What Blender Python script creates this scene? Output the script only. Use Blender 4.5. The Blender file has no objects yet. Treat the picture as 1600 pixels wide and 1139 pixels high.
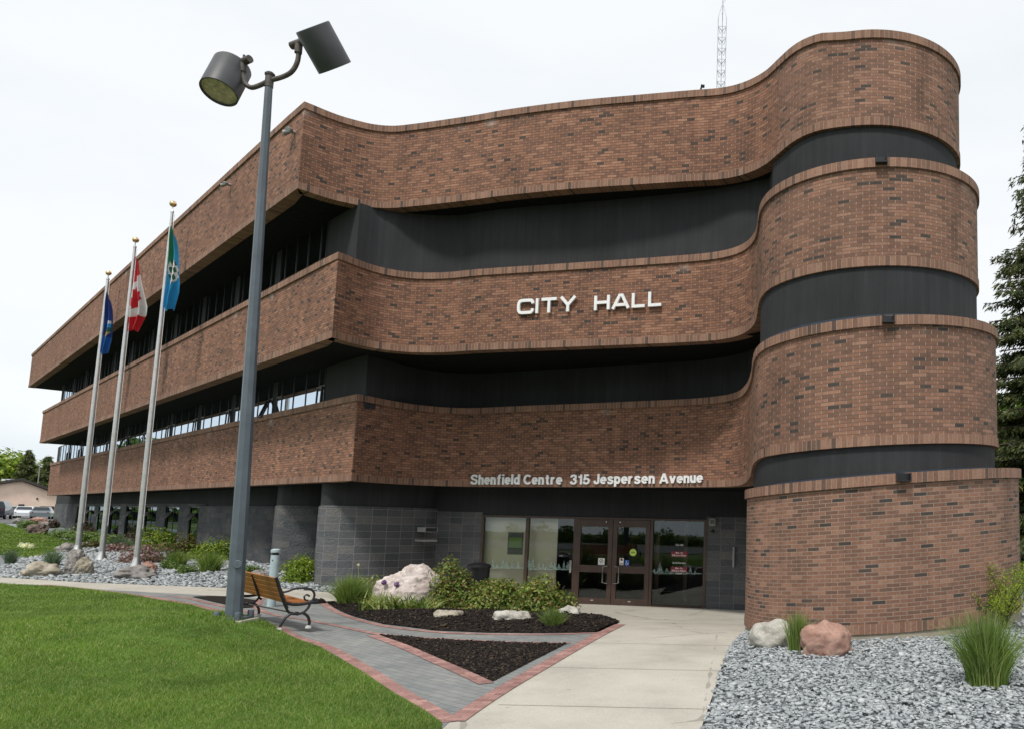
import bpy, bmesh, math, random
import numpy as np
from mathutils import Vector, Matrix, noise
from mathutils.geometry import delaunay_2d_cdt
random.seed(7); RNG=np.random.default_rng(11)
S=bpy.context.scene; COL=S.collection
sin,cos,pi=math.sin,math.cos,math.pi

# ------------------------------------------------------------------ camera
F,PX,PY,PIT,ROL,EYE=1197.65,1137.74,686.14,.1077,.0213,2.103
fw=Vector((0,cos(PIT),sin(PIT))); u0=Vector((0,-sin(PIT),cos(PIT))); r0=Vector((1,0,0))
rt=cos(ROL)*r0+sin(ROL)*u0; up=-sin(ROL)*r0+cos(ROL)*u0
cd=bpy.data.cameras.new('camera'); cam=bpy.data.objects.new('camera',cd); COL.objects.link(cam)
M=Matrix((rt,up,-fw)).transposed().to_4x4(); M.translation=Vector((0,0,EYE)); cam.matrix_world=M
cd.sensor_width=36; cd.lens=F/1600*36; cd.shift_x=-(PX-800)/1600; cd.shift_y=(PY-569.5)/1600
cd.clip_end=3000; cd.clip_start=.1; S.camera=cam
def ray(u,v): return fw*F+rt*(u-PX)-up*(v-PY)
def at(u,v,Y):
    d=ray(u,v); t=Y/d.y; return Vector((0,0,EYE))+d*t
def project(p):
    q=Vector(p)-Vector((0,0,EYE)); d=q.dot(fw); return PX+F*q.dot(rt)/d, PY-F*q.dot(up)/d
def sm(a,b,t):
    t=np.clip((t-a)/(b-a),0,1); return t*t*(3-2*t)
LB=.0
def T(x,y):
    zr=.15-.43*sm(13,20.5,y)+.078*np.clip(x-.5,0,9)-.03*sm(.5,2,x)
    zl=.12+.2*sm(19,25,y)+.5*sm(34,62,y)
    w=sm(-6.5,-10,x)
    z=zr*(1-w)+zl*w
    return z+.3*np.exp(-((x+10)**2)/6.5-((y-11)**2)/8)+LB*np.exp(-(((x+7.8)**2)+((y-12.1)**2))/.6)
def gp(u,v,off=0):
    d=ray(u,v); t=0
    Y=12.
    lo,hi=3.,140.
    for i in range(40):
        Y=(lo+hi)/2; p=Vector((0,0,EYE))+d*(Y/d.y)
        if p.z>T(p.x,p.y)+off: lo=Y
        else: hi=Y
    return Vector((p.x,p.y,float(T(p.x,p.y))))

# ------------------------------------------------------------------ materials
def newmat(name):
    m=bpy.data.materials.new(name); m.use_nodes=True; nt=m.node_tree; b=nt.nodes['Principled BSDF']
    return m,nt,b
def N(nt,t,**k):
    n=nt.nodes.new(t)
    for a,v in k.items():
        if a.startswith('i_'): n.inputs[int(a[2:])].default_value=v
        else: setattr(n,a,v)
    return n
def L(nt,a,b): nt.links.new(a,b)
def math_(nt,op,a,b=None,c=None):
    n=N(nt,'ShaderNodeMath',operation=op)
    for i,x in enumerate((a,b,c)):
        if x is None: continue
        if isinstance(x,(int,float)): n.inputs[i].default_value=x
        else: L(nt,x,n.inputs[i])
    return n.outputs[0]
def ramp(nt,fac,stops,mode='LINEAR'):
    n=N(nt,'ShaderNodeValToRGB'); r=n.color_ramp; r.interpolation=mode
    while len(r.elements)<len(stops): r.elements.new(.5)
    for e,(p,c) in zip(r.elements,stops):
        e.position=p; e.color=(*c,1) if len(c)==3 else c
    L(nt,fac,n.inputs[0]); return n.outputs[0]
def mix(nt,f,a,b,bt='MIX'):
    n=N(nt,'ShaderNodeMix',data_type='RGBA',blend_type=bt)
    for i,x in ((0,f),(6,a),(7,b)):
        if isinstance(x,(int,float)): n.inputs[i].default_value=x
        elif isinstance(x,tuple): n.inputs[i].default_value=(*x,1)
        else: L(nt,x,n.inputs[i])
    return n.outputs[2]
def noise_(nt,scale,detail=4,vec=None,rough=.55):
    n=N(nt,'ShaderNodeTexNoise'); n.inputs['Scale'].default_value=scale; n.inputs['Detail'].default_value=detail; n.inputs['Roughness'].default_value=rough
    if vec is None:
        g=N(nt,'ShaderNodeNewGeometry'); vec=g.outputs['Position']
    L(nt,vec,n.inputs['Vector']); return n.outputs['Fac']
def bump(nt,b,h,st=.3,dist=.01):
    n=N(nt,'ShaderNodeBump'); n.inputs['Strength'].default_value=st; n.inputs['Distance'].default_value=dist
    L(nt,h,n.inputs['Height']); L(nt,n.outputs[0],b.inputs['Normal'])
def simple(name,c,rough=.6,metal=0,var=.15,scale=6,bs=0,bscale=60,spec=.5,c2=None):
    m,nt,b=newmat(name)
    f=noise_(nt,scale); 
    c2=c2 or tuple(x*(1-2*var) for x in c); c1=tuple(min(1,x*(1+var)) for x in c)
    L(nt,ramp(nt,f,[(.3,c2),(.7,c1)]),b.inputs['Base Color'])
    b.inputs['Roughness'].default_value=rough; b.inputs['Metallic'].default_value=metal; b.inputs['Specular IOR Level'].default_value=spec
    if bs: bump(nt,b,noise_(nt,bscale,3),bs,.01)
    return m
def uvsep(nt):
    u=N(nt,'ShaderNodeUVMap'); s=N(nt,'ShaderNodeSeparateXYZ'); L(nt,u.outputs[0],s.inputs[0]); return s.outputs[0],s.outputs[1]
def bricks(name,bw,bh,mu,mv,palette,mort,rough=.85,stag=True,bst=.7,bd=.012,surf=None,var=.25,stain=None,bed=None):
    m,nt,b=newmat(name); u,v=uvsep(nt)
    vr=math_(nt,'DIVIDE',v,bh); row=math_(nt,'FLOOR',vr); fv=math_(nt,'FRACT',vr)
    sh=math_(nt,'MULTIPLY',math_(nt,'MODULO',math_(nt,'ABSOLUTE',row),2.),.5 if stag else 0.)
    ur=math_(nt,'ADD',math_(nt,'DIVIDE',u,bw),sh); col=math_(nt,'FLOOR',ur); fu=math_(nt,'FRACT',ur)
    cb=N(nt,'ShaderNodeCombineXYZ'); L(nt,col,cb.inputs[0]); L(nt,row,cb.inputs[1])
    wn=N(nt,'ShaderNodeTexWhiteNoise',noise_dimensions='3D'); L(nt,cb.outputs[0],wn.inputs['Vector'])
    c=ramp(nt,wn.outputs['Value'],palette,'LINEAR')
    big=noise_(nt,.5,5); f2=noise_(nt,25,3)
    c=mix(nt,1,c,ramp(nt,big,[(.3,(1-var,)*3),(.7,(1+var*.35,)*3)]),'MULTIPLY')
    c=mix(nt,1,c,ramp(nt,f2,[(.3,(.82,)*3),(.7,(1.12,)*3)]),'MULTIPLY')
    mk=math_(nt,'MAXIMUM',math_(nt,'LESS_THAN',fu,mu),math_(nt,'LESS_THAN',fv,mv))
    mc=mix(nt,noise_(nt,3,3),tuple(x*.75 for x in mort),mort)
    c=mix(nt,mk,c,mc)
    if bed: c=mix(nt,math_(nt,'LESS_THAN',fv,mv),c,bed)  # bed joints darkened: shade of the raked joints put into the mortar colour
    if stain:   # pale efflorescence below the copings
        sf=noise_(nt,1.3,5); k=math_(nt,'GREATER_THAN',sf,.6)
        k=math_(nt,'MULTIPLY',math_(nt,'MULTIPLY',math_(nt,'SUBTRACT',sf,.6),4.),math_(nt,'MULTIPLY',k,math_(nt,'MINIMUM',math_(nt,'MAXIMUM',math_(nt,'MULTIPLY',math_(nt,'SUBTRACT',v,stain),4.),0.),1.)))
        c=mix(nt,math_(nt,'MINIMUM',k,.6),c,(.5,.47,.43))
    b.inputs['Roughness'].default_value=rough; b.inputs['Specular IOR Level'].default_value=.25
    if stain:   # rain streaks running down from the coping
        cs=N(nt,'ShaderNodeCombineXYZ'); L(nt,math_(nt,'MULTIPLY',u,2.2),cs.inputs[0]); L(nt,math_(nt,'MULTIPLY',v,.25),cs.inputs[1]); sn=noise_(nt,1.,5,cs.outputs[0],.7)
        c=mix(nt,1,c,ramp(nt,sn,[(.3,(.74,.74,.74)),(.5,(1.,1.,1.)),(.75,(1.1,1.08,1.06))]),'MULTIPLY')
    L(nt,c,b.inputs['Base Color'])
    hh=math_(nt,'SUBTRACT',1.,mk)
    if surf: hh=math_(nt,'ADD',hh,math_(nt,'MULTIPLY',noise_(nt,surf,6,rough=.65),1.6))
    else: hh=math_(nt,'ADD',hh,math_(nt,'MULTIPLY',noise_(nt,60,3),.25))
    bump(nt,b,hh,bst,bd)
    return m
PAL=[(0,(.075,.058,.05)),(.035,(.1,.07,.055)),(.055,(.185,.1,.069)),(.35,(.235,.119,.079)),(.6,(.285,.14,.09)),(.85,(.33,.163,.102)),(1,(.40,.215,.14))]
PALT=[(0,(.07,.058,.052)),(.055,(.095,.072,.06)),(.075,(.18,.104,.075)),(.35,(.22,.121,.085)),(.6,(.262,.138,.094)),(.85,(.3,.157,.107)),(1,(.36,.205,.142))]
mt={}
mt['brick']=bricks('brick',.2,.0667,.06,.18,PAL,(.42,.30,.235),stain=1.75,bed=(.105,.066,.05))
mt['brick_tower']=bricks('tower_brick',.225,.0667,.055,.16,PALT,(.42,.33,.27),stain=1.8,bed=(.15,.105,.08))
mt['soldier']=bricks('soldier_brick',.092,5,.13,.0,[(0,(.11,.075,.06)),(.06,(.16,.1,.075)),(.12,(.21,.12,.085)),(.5,(.265,.145,.1)),(1,(.34,.2,.14))],(.36,.27,.21),stag=False)
mt['stucco']=simple('dark_stucco',(.036,.041,.046),.9,var=.18,scale=1.5,bs=.4,bscale=120,spec=.2)
def stuc():
    m,nt,b=newmat('dark_stucco'); g=N(nt,'ShaderNodeNewGeometry'); mp=N(nt,'ShaderNodeMapping'); L(nt,g.outputs['Position'],mp.inputs[0]); mp.inputs['Scale'].default_value=(7,7,.35)
    f=noise_(nt,1.2,5,mp.outputs[0],.7); c=ramp(nt,f,[(.3,(.029,.031,.033)),(.55,(.036,.038,.041)),(.7,(.043,.046,.049)),(.82,(.08,.083,.085))])
    c=mix(nt,1,c,ramp(nt,noise_(nt,.8,5),[(.3,(.8,.8,.8)),(.7,(1.15,1.15,1.15))]),'MULTIPLY')
    L(nt,c,b.inputs['Base Color']); b.inputs['Roughness'].default_value=.85; b.inputs['Specular IOR Level'].default_value=.25; bump(nt,b,noise_(nt,110,4),.5,.012); return m
mt['stucco']=stuc()
mt['soffit']=simple('black_soffit',(.012,.013,.015),.95,var=.15,spec=.1)
mt['block']=bricks('split_face_block',.4,.2,.025,.05,[(0,(.095,.103,.11)),(.5,(.12,.127,.134)),(.8,(.145,.147,.15)),(1,(.17,.165,.16))],(.33,.335,.34),stag=False,surf=16,bst=1,bd=.03,var=.25)
mt['blocks']=bricks('split_block',.4,.2,.018,.035,[(0,(.085,.092,.1)),(.5,(.105,.112,.118)),(.8,(.125,.127,.128)),(1,(.15,.146,.14))],(.18,.185,.187),stag=True,surf=16,bst=1,bd=.03,var=.3)
mt['frame']=simple('brown_frame',(.075,.045,.034),.42,var=.12,scale=3)
mt['dframe']=simple('dark_frame',(.025,.024,.024),.4,var=.1)
mt['ledge']=simple('pale_ledge',(.30,.30,.30),.7)
mt['concrete']=simple('concrete',(.47,.445,.385),.9,var=.07,scale=1.2,bs=.25,bscale=90,spec=.2)
def conc():
    m,nt,b=newmat('concrete'); c=ramp(nt,noise_(nt,.7,6,rough=.65),[(.3,(.37,.35,.305)),(.5,(.46,.435,.375)),(.7,(.51,.485,.42))])
    c=mix(nt,1,c,ramp(nt,noise_(nt,45,4,rough=.7),[(.3,(.86,.86,.86)),(.7,(1.08,1.08,1.08))]),'MULTIPLY')
    v=N(nt,'ShaderNodeTexVoronoi',feature='DISTANCE_TO_EDGE'); g=N(nt,'ShaderNodeNewGeometry'); L(nt,g.outputs['Position'],v.inputs['Vector']); v.inputs['Scale'].default_value=.22
    k=math_(nt,'LESS_THAN',math_(nt,'ADD',v.outputs[0],math_(nt,'MULTIPLY',noise_(nt,2.5,6),.04)),.0215); c=mix(nt,math_(nt,'MULTIPLY',k,.45),c,(.14,.125,.1))
    sp=math_(nt,'GREATER_THAN',noise_(nt,7,2),.74); c=mix(nt,math_(nt,'MULTIPLY',sp,.35),c,(.2,.18,.14))
    L(nt,c,b.inputs['Base Color']); b.inputs['Roughness'].default_value=.9; b.inputs['Specular IOR Level'].default_value=.2; bump(nt,b,noise_(nt,110,4,rough=.7),.35,.006); return m
mt['concrete']=conc()
mt['conc2']=simple('foundation_concrete',(.36,.32,.25),.9,var=.12,scale=5,bs=.3,spec=.2)
mt['mulch']=simple('mulch',(.022,.017,.014),.95,var=.6,scale=45,bs=1,bscale=70,spec=.15,c2=(.008,.006,.005))
mt['ground']=simple('soil_grass',(.11,.15,.045),.95,var=.3,scale=.5,spec=.1)
mt['lawn']=simple('lawn_base',(.085,.15,.028),.95,var=.25,scale=2.,bs=.6,bscale=40,spec=.1)
mt['asphalt']=simple('asphalt',(.1,.1,.1),.9,var=.15,scale=4,bs=.3)
mt['alu']=simple('brushed_aluminium',(.62,.62,.61),.38,metal=.85,var=.06,scale=8)
mt['gold']=simple('gilded_ball',(.75,.55,.3),.25,metal=1,var=.05)
mt['lampgrey']=simple('lamp_grey_paint',(.10,.125,.15),.5,var=.12,scale=2.5)
mt['lamphead']=simple('lamp_bronze_grey',(.055,.058,.062),.5,var=.12,scale=3)
mt['rust']=simple('weathered_iron',(.10,.085,.075),.6,var=.3,scale=9)
mt['lens']=simple('lamp_lens',(.62,.5,.4),.2,var=.2,scale=14)
mt['iron']=simple('black_cast_iron',(.018,.018,.02),.4,var=.2,bs=.2)
mt['worn']=simple('worn_white_paint',(.5,.5,.48),.7,var=.3,scale=30)
mt['white']=simple('white_letter',(.85,.85,.85),.4,var=.02)
mt['bollard']=simple('bollard_paint',(.42,.52,.55),.45,var=.08)
mt['steel']=simple('galvanised_steel',(.42,.45,.52),.45,metal=.3,var=.1)
mt['chrome']=simple('polished_steel',(.75,.75,.75),.2,metal=1,var=.03)
mt['grey']=simple('grey_box',(.3,.3,.3),.5)
mt['black']=simple('black_plastic',(.012,.013,.015),.35,var=.1)
mt['pink']=simple('pink_stucco',(.86,.66,.54),.9,var=.06,scale=1)
mt['roof']=simple('dark_roof',(.06,.055,.05),.9)
mt['bark']=simple('bark',(.07,.05,.035),.95,var=.3,scale=8,bs=.6,bscale=25)
mt['beige']=simple('interior_beige',(.86,.82,.62),.8,var=.04,scale=1)
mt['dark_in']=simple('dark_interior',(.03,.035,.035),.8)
mt['blind']=simple('vertical_blind',(.6,.68,.58),.8,var=.25,scale=3)
mt['red']=simple('red_film',(.25,.02,.03),.5,var=.05)
mt['blue']=simple('blue_sticker',(.03,.12,.45),.5,var=.05)
mt['lime']=simple('lime_sticker',(.55,.75,.12),.5,var=.05)
mt['flash']=simple('blue_flashing',(.022,.036,.06),.5)
mt['greensign']=simple('green_sticker',(.2,.35,.08),.5,var=.05)
def frost():
    m,nt,b=newmat('frosted_film'); b.inputs['Base Color'].default_value=(.3,.42,.39,1); t=N(nt,'ShaderNodeBsdfTransparent'); ms=N(nt,'ShaderNodeMixShader')
    L(nt,ramp(nt,noise_(nt,9,4),[(.35,(.75,.75,.75)),(.65,(.4,.4,.4))]),ms.inputs[0]); L(nt,b.outputs[0],ms.inputs[1]); L(nt,t.outputs[0],ms.inputs[2]); L(nt,ms.outputs[0],nt.nodes['Material Output'].inputs[0]); return m
mt['frost']=frost()
mt['yellowbox']=simple('manila',(.5,.45,.25),.7)
def pavers():
    m,nt,b=newmat('grey_pavers'); g=N(nt,'ShaderNodeNewGeometry')
    mp=N(nt,'ShaderNodeMapping'); L(nt,g.outputs['Position'],mp.inputs[0]); mp.inputs['Rotation'].default_value=(0,0,.62)
    br=N(nt,'ShaderNodeTexBrick'); L(nt,mp.outputs[0],br.inputs[0]); br.inputs['Scale'].default_value=1
    br.inputs['Brick Width'].default_value=.24; br.inputs['Row Height'].default_value=.12; br.inputs['Mortar Size'].default_value=.004
    br.inputs['Color1'].default_value=(.19,.205,.205,1); br.inputs['Color2'].default_value=(.25,.255,.25,1); br.inputs['Mortar'].default_value=(.09,.095,.095,1)
    c=mix(nt,1,br.outputs[0],ramp(nt,noise_(nt,1.2,5),[(.3,(.78,.79,.8)),(.7,(1.12,1.1,1.06))]),'MULTIPLY')
    L(nt,c,b.inputs['Base Color']); b.inputs['Roughness'].default_value=.9; bump(nt,b,math_(nt,'SUBTRACT',noise_(nt,90,3),br.outputs[1]),.4,.006); return m
mt['paver']=pavers()
mt['pinkpaver']=bricks('pink_paver_edging',.2,.1,.03,.05,[(0,(.27,.15,.135)),(.4,(.34,.19,.17)),(.7,(.38,.215,.19)),(1,(.46,.27,.235))],(.17,.12,.105),bst=.4,bd=.006)
def stone(name,cs,scale=5,rough=.85,bs=.6,island=False):
    m,nt,b=newmat(name)
    if island:
        g=N(nt,'ShaderNodeNewGeometry'); f=g.outputs['Random Per Island']
    else: f=noise_(nt,scale,6,rough=.65)
    n=len(cs); c=ramp(nt,f,[((.28+.44*i/(n-1)) if not island else i/(n-1),x) for i,x in enumerate(cs)])
    c=mix(nt,1,c,ramp(nt,noise_(nt,scale*6,4),[(.3,(.8,.8,.8)),(.7,(1.1,1.1,1.1))]),'MULTIPLY')
    L(nt,c,b.inputs['Base Color']); b.inputs['Roughness'].default_value=rough; b.inputs['Specular IOR Level'].default_value=.3
    bump(nt,b,noise_(nt,scale*5,6,rough=.7),bs,.02); return m
mt['rockgrey']=stone('grey_boulder',[(.14,.13,.12),(.27,.25,.235),(.4,.38,.35)])
mt['rocktan']=stone('tan_boulder',[(.2,.17,.12),(.36,.32,.25),(.5,.47,.4)])
mt['rockpink']=stone('pink_quartz_boulder',[(.34,.26,.23),(.58,.5,.46),(.74,.68,.64)],3)
mt['rockred']=stone('red_granite_boulder',[(.24,.13,.1),(.38,.225,.175),(.47,.33,.27)],3.5)
mt['rockpale']=stone('pale_boulder',[(.26,.24,.2),(.45,.43,.38),(.56,.54,.49)])
mt['rockdark']=stone('dark_boulder',[(.07,.055,.05),(.16,.12,.1),(.22,.18,.15)])
mt['gravel']=stone('gravel',[(.27,.295,.305),(.35,.38,.39),(.41,.44,.45),(.55,.57,.57)],20,island=True,bs=.2)
mt['gravelbase']=stone('gravel_bed',[(.15,.165,.17),(.22,.24,.25),(.3,.32,.33)],28)
mt['chips']=stone('mulch_chips',[(.006,.005,.005),(.014,.011,.010),(.022,.017,.014),(.10,.07,.045)],20,island=True,bs=.2)
def leafmat(name,cols,trans=.35,rough=.5,vscale=1.2):
    m,nt,b=newmat(name); g=N(nt,'ShaderNodeNewGeometry'); f=g.outputs['Random Per Island']
    n=len(cols); c=ramp(nt,f,[(i/(n-1),x) for i,x in enumerate(cols)])
    c=mix(nt,1,c,ramp(nt,noise_(nt,vscale,5),[(.3,(.66,.7,.7)),(.7,(1.25,1.22,1.1))]),'MULTIPLY')
    L(nt,c,b.inputs['Base Color']); b.inputs['Roughness'].default_value=rough; b.inputs['Specular IOR Level'].default_value=.3
    tr=N(nt,'ShaderNodeBsdfTranslucent'); L(nt,mix(nt,1,c,(1.3,1.4,.7),'MULTIPLY'),tr.inputs[0])
    ms=N(nt,'ShaderNodeMixShader'); ms.inputs[0].default_value=trans; L(nt,b.outputs[0],ms.inputs[1]); L(nt,tr.outputs[0],ms.inputs[2])
    L(nt,ms.outputs[0],nt.nodes['Material Output'].inputs[0]); return m
mt['grass']=leafmat('grass_blades',[(.07,.145,.02),(.115,.22,.034),(.165,.29,.05),(.25,.34,.09),(.38,.37,.17)],.35,vscale=.65)
mt['ornagrass']=leafmat('ornamental_grass',[(.08,.15,.03),(.14,.24,.05),(.25,.34,.1),(.4,.42,.2)],.35)
mt['fescue']=leafmat('blue_fescue',[(.08,.14,.1),(.14,.2,.14),(.22,.27,.2)],.3)
mt['bright']=leafmat('bright_leaves',[(.08,.14,.015),(.15,.24,.025),(.26,.34,.04),(.34,.4,.06)],.3)
mt['bronze']=leafmat('bronze_leaves',[(.05,.07,.02),(.11,.12,.035),(.16,.1,.04),(.14,.17,.05)],.3)
mt['rose']=leafmat('bush_leaves',[(.06,.11,.02),(.13,.21,.04),(.25,.34,.07),(.26,.15,.07),(.34,.4,.12)],.3,vscale=3)
mt['purple']=leafmat('purple_leaves',[(.08,.05,.05),(.13,.08,.09),(.12,.13,.06)],.3)
mt['pinkflower']=leafmat('flowering_groundcover',[(.1,.15,.04),(.3,.14,.16),(.42,.3,.36),(.2,.1,.06)],.3)
mt['hosta']=leafmat('variegated_leaves',[(.1,.17,.03),(.16,.25,.05),(.5,.5,.22),(.2,.3,.07)],.3)
mt['cover']=leafmat('ground_cover_leaves',[(.09,.15,.04),(.16,.24,.06),(.22,.3,.1)],.3)
mt['allium']=leafmat('purple_blossom',[(.16,.07,.3),(.25,.12,.42),(.32,.2,.5)],.3)
mt['whitefl']=leafmat('white_blossom',[(.7,.7,.6),(.8,.8,.7)],.3)
mt['spruce']=leafmat('spruce_needles',[(.03,.05,.022),(.06,.085,.033),(.1,.125,.04),(.16,.16,.05)],.15,vscale=.8)
mt['decid']=leafmat('deciduous_leaves',[(.05,.09,.015),(.1,.17,.025),(.18,.26,.04)],.3,vscale=.4)
def glass(name,tint,refl,base=.05,rough=.0):
    m=bpy.data.materials.new(name); m.use_nodes=True; nt=m.node_tree; nt.nodes.remove(nt.nodes['Principled BSDF'])
    t=N(nt,'ShaderNodeBsdfTransparent'); t.inputs[0].default_value=(*tint,1)
    g=N(nt,'ShaderNodeBsdfGlossy'); g.inputs['Roughness'].default_value=rough; g.inputs[0].default_value=(*refl,1)
    fr=N(nt,'ShaderNodeFresnel'); fr.inputs[0].default_value=1.52
    f=math_(nt,'MINIMUM',math_(nt,'ADD',math_(nt,'MULTIPLY',fr.outputs[0],1.3),base),1.)
    bp=N(nt,'ShaderNodeBump'); bp.inputs['Strength'].default_value=.025; bp.inputs['Distance'].default_value=.05; L(nt,noise_(nt,.9,2),bp.inputs['Height']); L(nt,bp.outputs[0],g.inputs['Normal'])
    ms=N(nt,'ShaderNodeMixShader'); L(nt,f,ms.inputs[0]); L(nt,t.outputs[0],ms.inputs[1]); L(nt,g.outputs[0],ms.inputs[2])
    L(nt,ms.outputs[0],nt.nodes['Material Output'].inputs[0]); return m
mt['glass']=glass('door_glass',(.96,.97,.95),(.7,.77,.8),.045)
mt['gglass']=glass('ground_glass',(.45,.5,.48),(.28,.33,.36),.04)
mt['oglass']=glass('office_glass',(.85,.9,.87),(.62,.72,.82),.42)
mt['carglass']=simple('car_glass',(.02,.025,.03),.05,var=.05)
def paint(name,c,rough=.25):
    m,nt,b=newmat(name); b.inputs['Base Color'].default_value=(*c,1); b.inputs['Roughness'].default_value=rough; b.inputs['Coat Weight'].default_value=.5; return m
def wood():
    m,nt,b=newmat('varnished_wood'); tc=N(nt,'ShaderNodeTexCoord'); mp=N(nt,'ShaderNodeMapping'); L(nt,tc.outputs['Object'],mp.inputs[0]); mp.inputs['Scale'].default_value=(1.2,14,14)
    f=noise_(nt,3,5,mp.outputs[0]); L(nt,ramp(nt,f,[(.3,(.22,.075,.02)),(.55,(.38,.14,.035)),(.75,(.48,.2,.06))]),b.inputs['Base Color']); b.inputs['Roughness'].default_value=.45; bump(nt,b,f,.2,.003); return m
mt['wood']=wood()

# ------------------------------------------------------------------ mesh helpers
def tag(o,label=None,cat=None,group=None,kind=None):
    if label: o['label']=label
    if cat: o['category']=cat
    if group: o['group']=group
    if kind: o['kind']=kind
    return o
def empty(name,loc,label,cat,group=None,rz=0):
    o=bpy.data.objects.new(name,None); COL.objects.link(o); o.location=loc; o.rotation_euler=(0,0,rz); o.empty_display_size=.2
    return tag(o,label,cat,group)
_p=at(365,966,12.1); LB=_p.z-float(T(_p.x,_p.y))
class MB:
    def __init__(s): s.v=[]; s.f=[]; s.uv=[]; s.mi=[]; s.m=0
    def face(s,idx,uv=None): s.f.append(tuple(idx)); s.uv.append(uv); s.mi.append(s.m)
    def quad(s,a,b,c,d,uv=None):
        n=len(s.v); s.v+= [tuple(a),tuple(b),tuple(c),tuple(d)]; s.face((n,n+1,n+2,n+3),uv)
    def poly(s,pts,uv=None):
        n=len(s.v); s.v+=[tuple(p) for p in pts]; s.face(range(n,n+len(pts)),uv)
    def obox(s,O,ax,ay,az,a0,a1,b0,b1,c0,c1):
        O=Vector(O);n=len(s.v)
        for c in (c0,c1):
            for a,b in ((a0,b0),(a1,b0),(a1,b1),(a0,b1)): s.v.append(tuple(O+ax*a+ay*b+az*c))
        for q in ((0,3,2,1),(4,5,6,7),(0,1,5,4),(1,2,6,5),(2,3,7,6),(3,0,4,7)): s.face([n+i for i in q])
    def box(s,x0,x1,y0,y1,z0,z1): s.obox((0,0,0),Vector((1,0,0)),Vector((0,1,0)),Vector((0,0,1)),x0,x1,y0,y1,z0,z1)
    def tube(s,pts,rad,seg=10,cap=True,flat=None):
        pts=[Vector(p) for p in pts]; n=len(pts); rings=[]; ref=None
        if not isinstance(rad,(list,tuple)): rad=[rad]*n
        for i,p in enumerate(pts):
            t=(pts[min(i+1,n-1)]-pts[max(i-1,0)]).normalized()
            if ref is None:
                ref=Vector((1,0,0)) if abs(t.x)<.8 else Vector((0,1,0))
            a=(ref-t*ref.dot(t)).normalized(); b=t.cross(a); ref=a
            k=len(s.v); rings.append(k)
            for j in range(seg):
                th=2*pi*j/seg; s.v.append(tuple(p+(a*cos(th)+b*sin(th))*rad[i]))
        for i in range(n-1):
            for j in range(seg):
                j2=(j+1)%seg; s.face((rings[i]+j,rings[i]+j2,rings[i+1]+j2,rings[i+1]+j))
        if cap:
            s.face([rings[0]+j for j in range(seg)][::-1]); s.face([rings[-1]+j for j in range(seg)])
    def lathe(s,c,prof,seg=20,axis=None):
        c=Vector(c); ax=(axis or Vector((0,0,1))).normalized(); ref=Vector((1,0,0)) if abs(ax.x)<.8 else Vector((0,1,0))
        a=(ref-ax*ref.dot(ax)).normalized(); b=ax.cross(a); rg=[]
        for r,h in prof:
            rg.append(len(s.v))
            for j in range(seg):
                th=2*pi*j/seg; s.v.append(tuple(c+ax*h+(a*cos(th)+b*sin(th))*r))
        for i in range(len(prof)-1):
            for j in range(seg):
                j2=(j+1)%seg; s.face((rg[i]+j,rg[i]+j2,rg[i+1]+j2,rg[i+1]+j))
        s.face([rg[0]+j for j in range(seg)][::-1]); s.face([rg[-1]+j for j in range(seg)])
    def build(s,name,mats,parent=None,smooth=False,bevel=0,world=True):
        me=bpy.data.meshes.new(name); me.from_pydata(s.v,[],s.f)
        if not isinstance(mats,(list,tuple)): mats=[mats]
        for m in mats: me.materials.append(m)
        if any(u is not None for u in s.uv):
            ul=me.uv_layers.new(name='UVMap'); k=0
            for f,u in zip(s.f,s.uv):
                for i in range(len(f)):
                    if u is not None: ul.data[k].uv=u[i]
                    k+=1
        if len(mats)>1: me.polygons.foreach_set('material_index',s.mi)
        if smooth: me.polygons.foreach_set('use_smooth',[True]*len(me.polygons))
        me.update(); o=bpy.data.objects.new(name,me); COL.objects.link(o)
        if parent:
            o.parent=parent
            if world: o.matrix_parent_inverse=pinv(parent)
        if bevel:
            b=o.modifiers.new('bevel','BEVEL'); b.width=bevel; b.segments=2; b.limit_method='ANGLE'
        elif smooth:
            me.set_sharp_from_angle(angle=math.radians(40))
        return o
def pinv(p):
    m=Matrix.Identity(4); q=p
    while q is not None:
        b=Matrix.Translation(q.location)@q.rotation_euler.to_matrix().to_4x4()@Matrix.Diagonal((*q.scale,1))
        m=(q.matrix_parent_inverse@b if q.parent else b)@m
        q=q.parent
    return m.inverted()
def np_obj(name,V,Fc,mat,parent=None,mi=None,smooth=False):
    me=bpy.data.meshes.new(name); V=np.asarray(V,np.float32); Fc=np.asarray(Fc,np.int32); n,k=Fc.shape
    me.vertices.add(len(V)); me.vertices.foreach_set('co',V.ravel()); me.loops.add(n*k); me.loops.foreach_set('vertex_index',Fc.ravel())
    me.polygons.add(n); me.polygons.foreach_set('loop_start',np.arange(n,dtype=np.int32)*k)
    for m in (mat if isinstance(mat,(list,tuple)) else [mat]): me.materials.append(m)
    if mi is not None: me.polygons.foreach_set('material_index',mi)
    if smooth: me.polygons.foreach_set('use_smooth',np.ones(n,bool))
    me.update(calc_edges=True); me.validate(); o=bpy.data.objects.new(name,me); COL.objects.link(o)
    if parent: o.parent=parent; o.matrix_parent_inverse=pinv(parent)
    return o
UP=Vector((0,0,1))
def inpoly(x,y,P):
    P=np.asarray(P); r=np.zeros(np.shape(x),bool); j=len(P)-1
    for i in range(len(P)):
        xi,yi=P[i][0],P[i][1]; xj,yj=P[j][0],P[j][1]
        r^=((yi>y)!=(yj>y))&(x<(xj-xi)*(y-yi)/(yj-yi+1e-12)+xi); j=i
    return r
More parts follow.
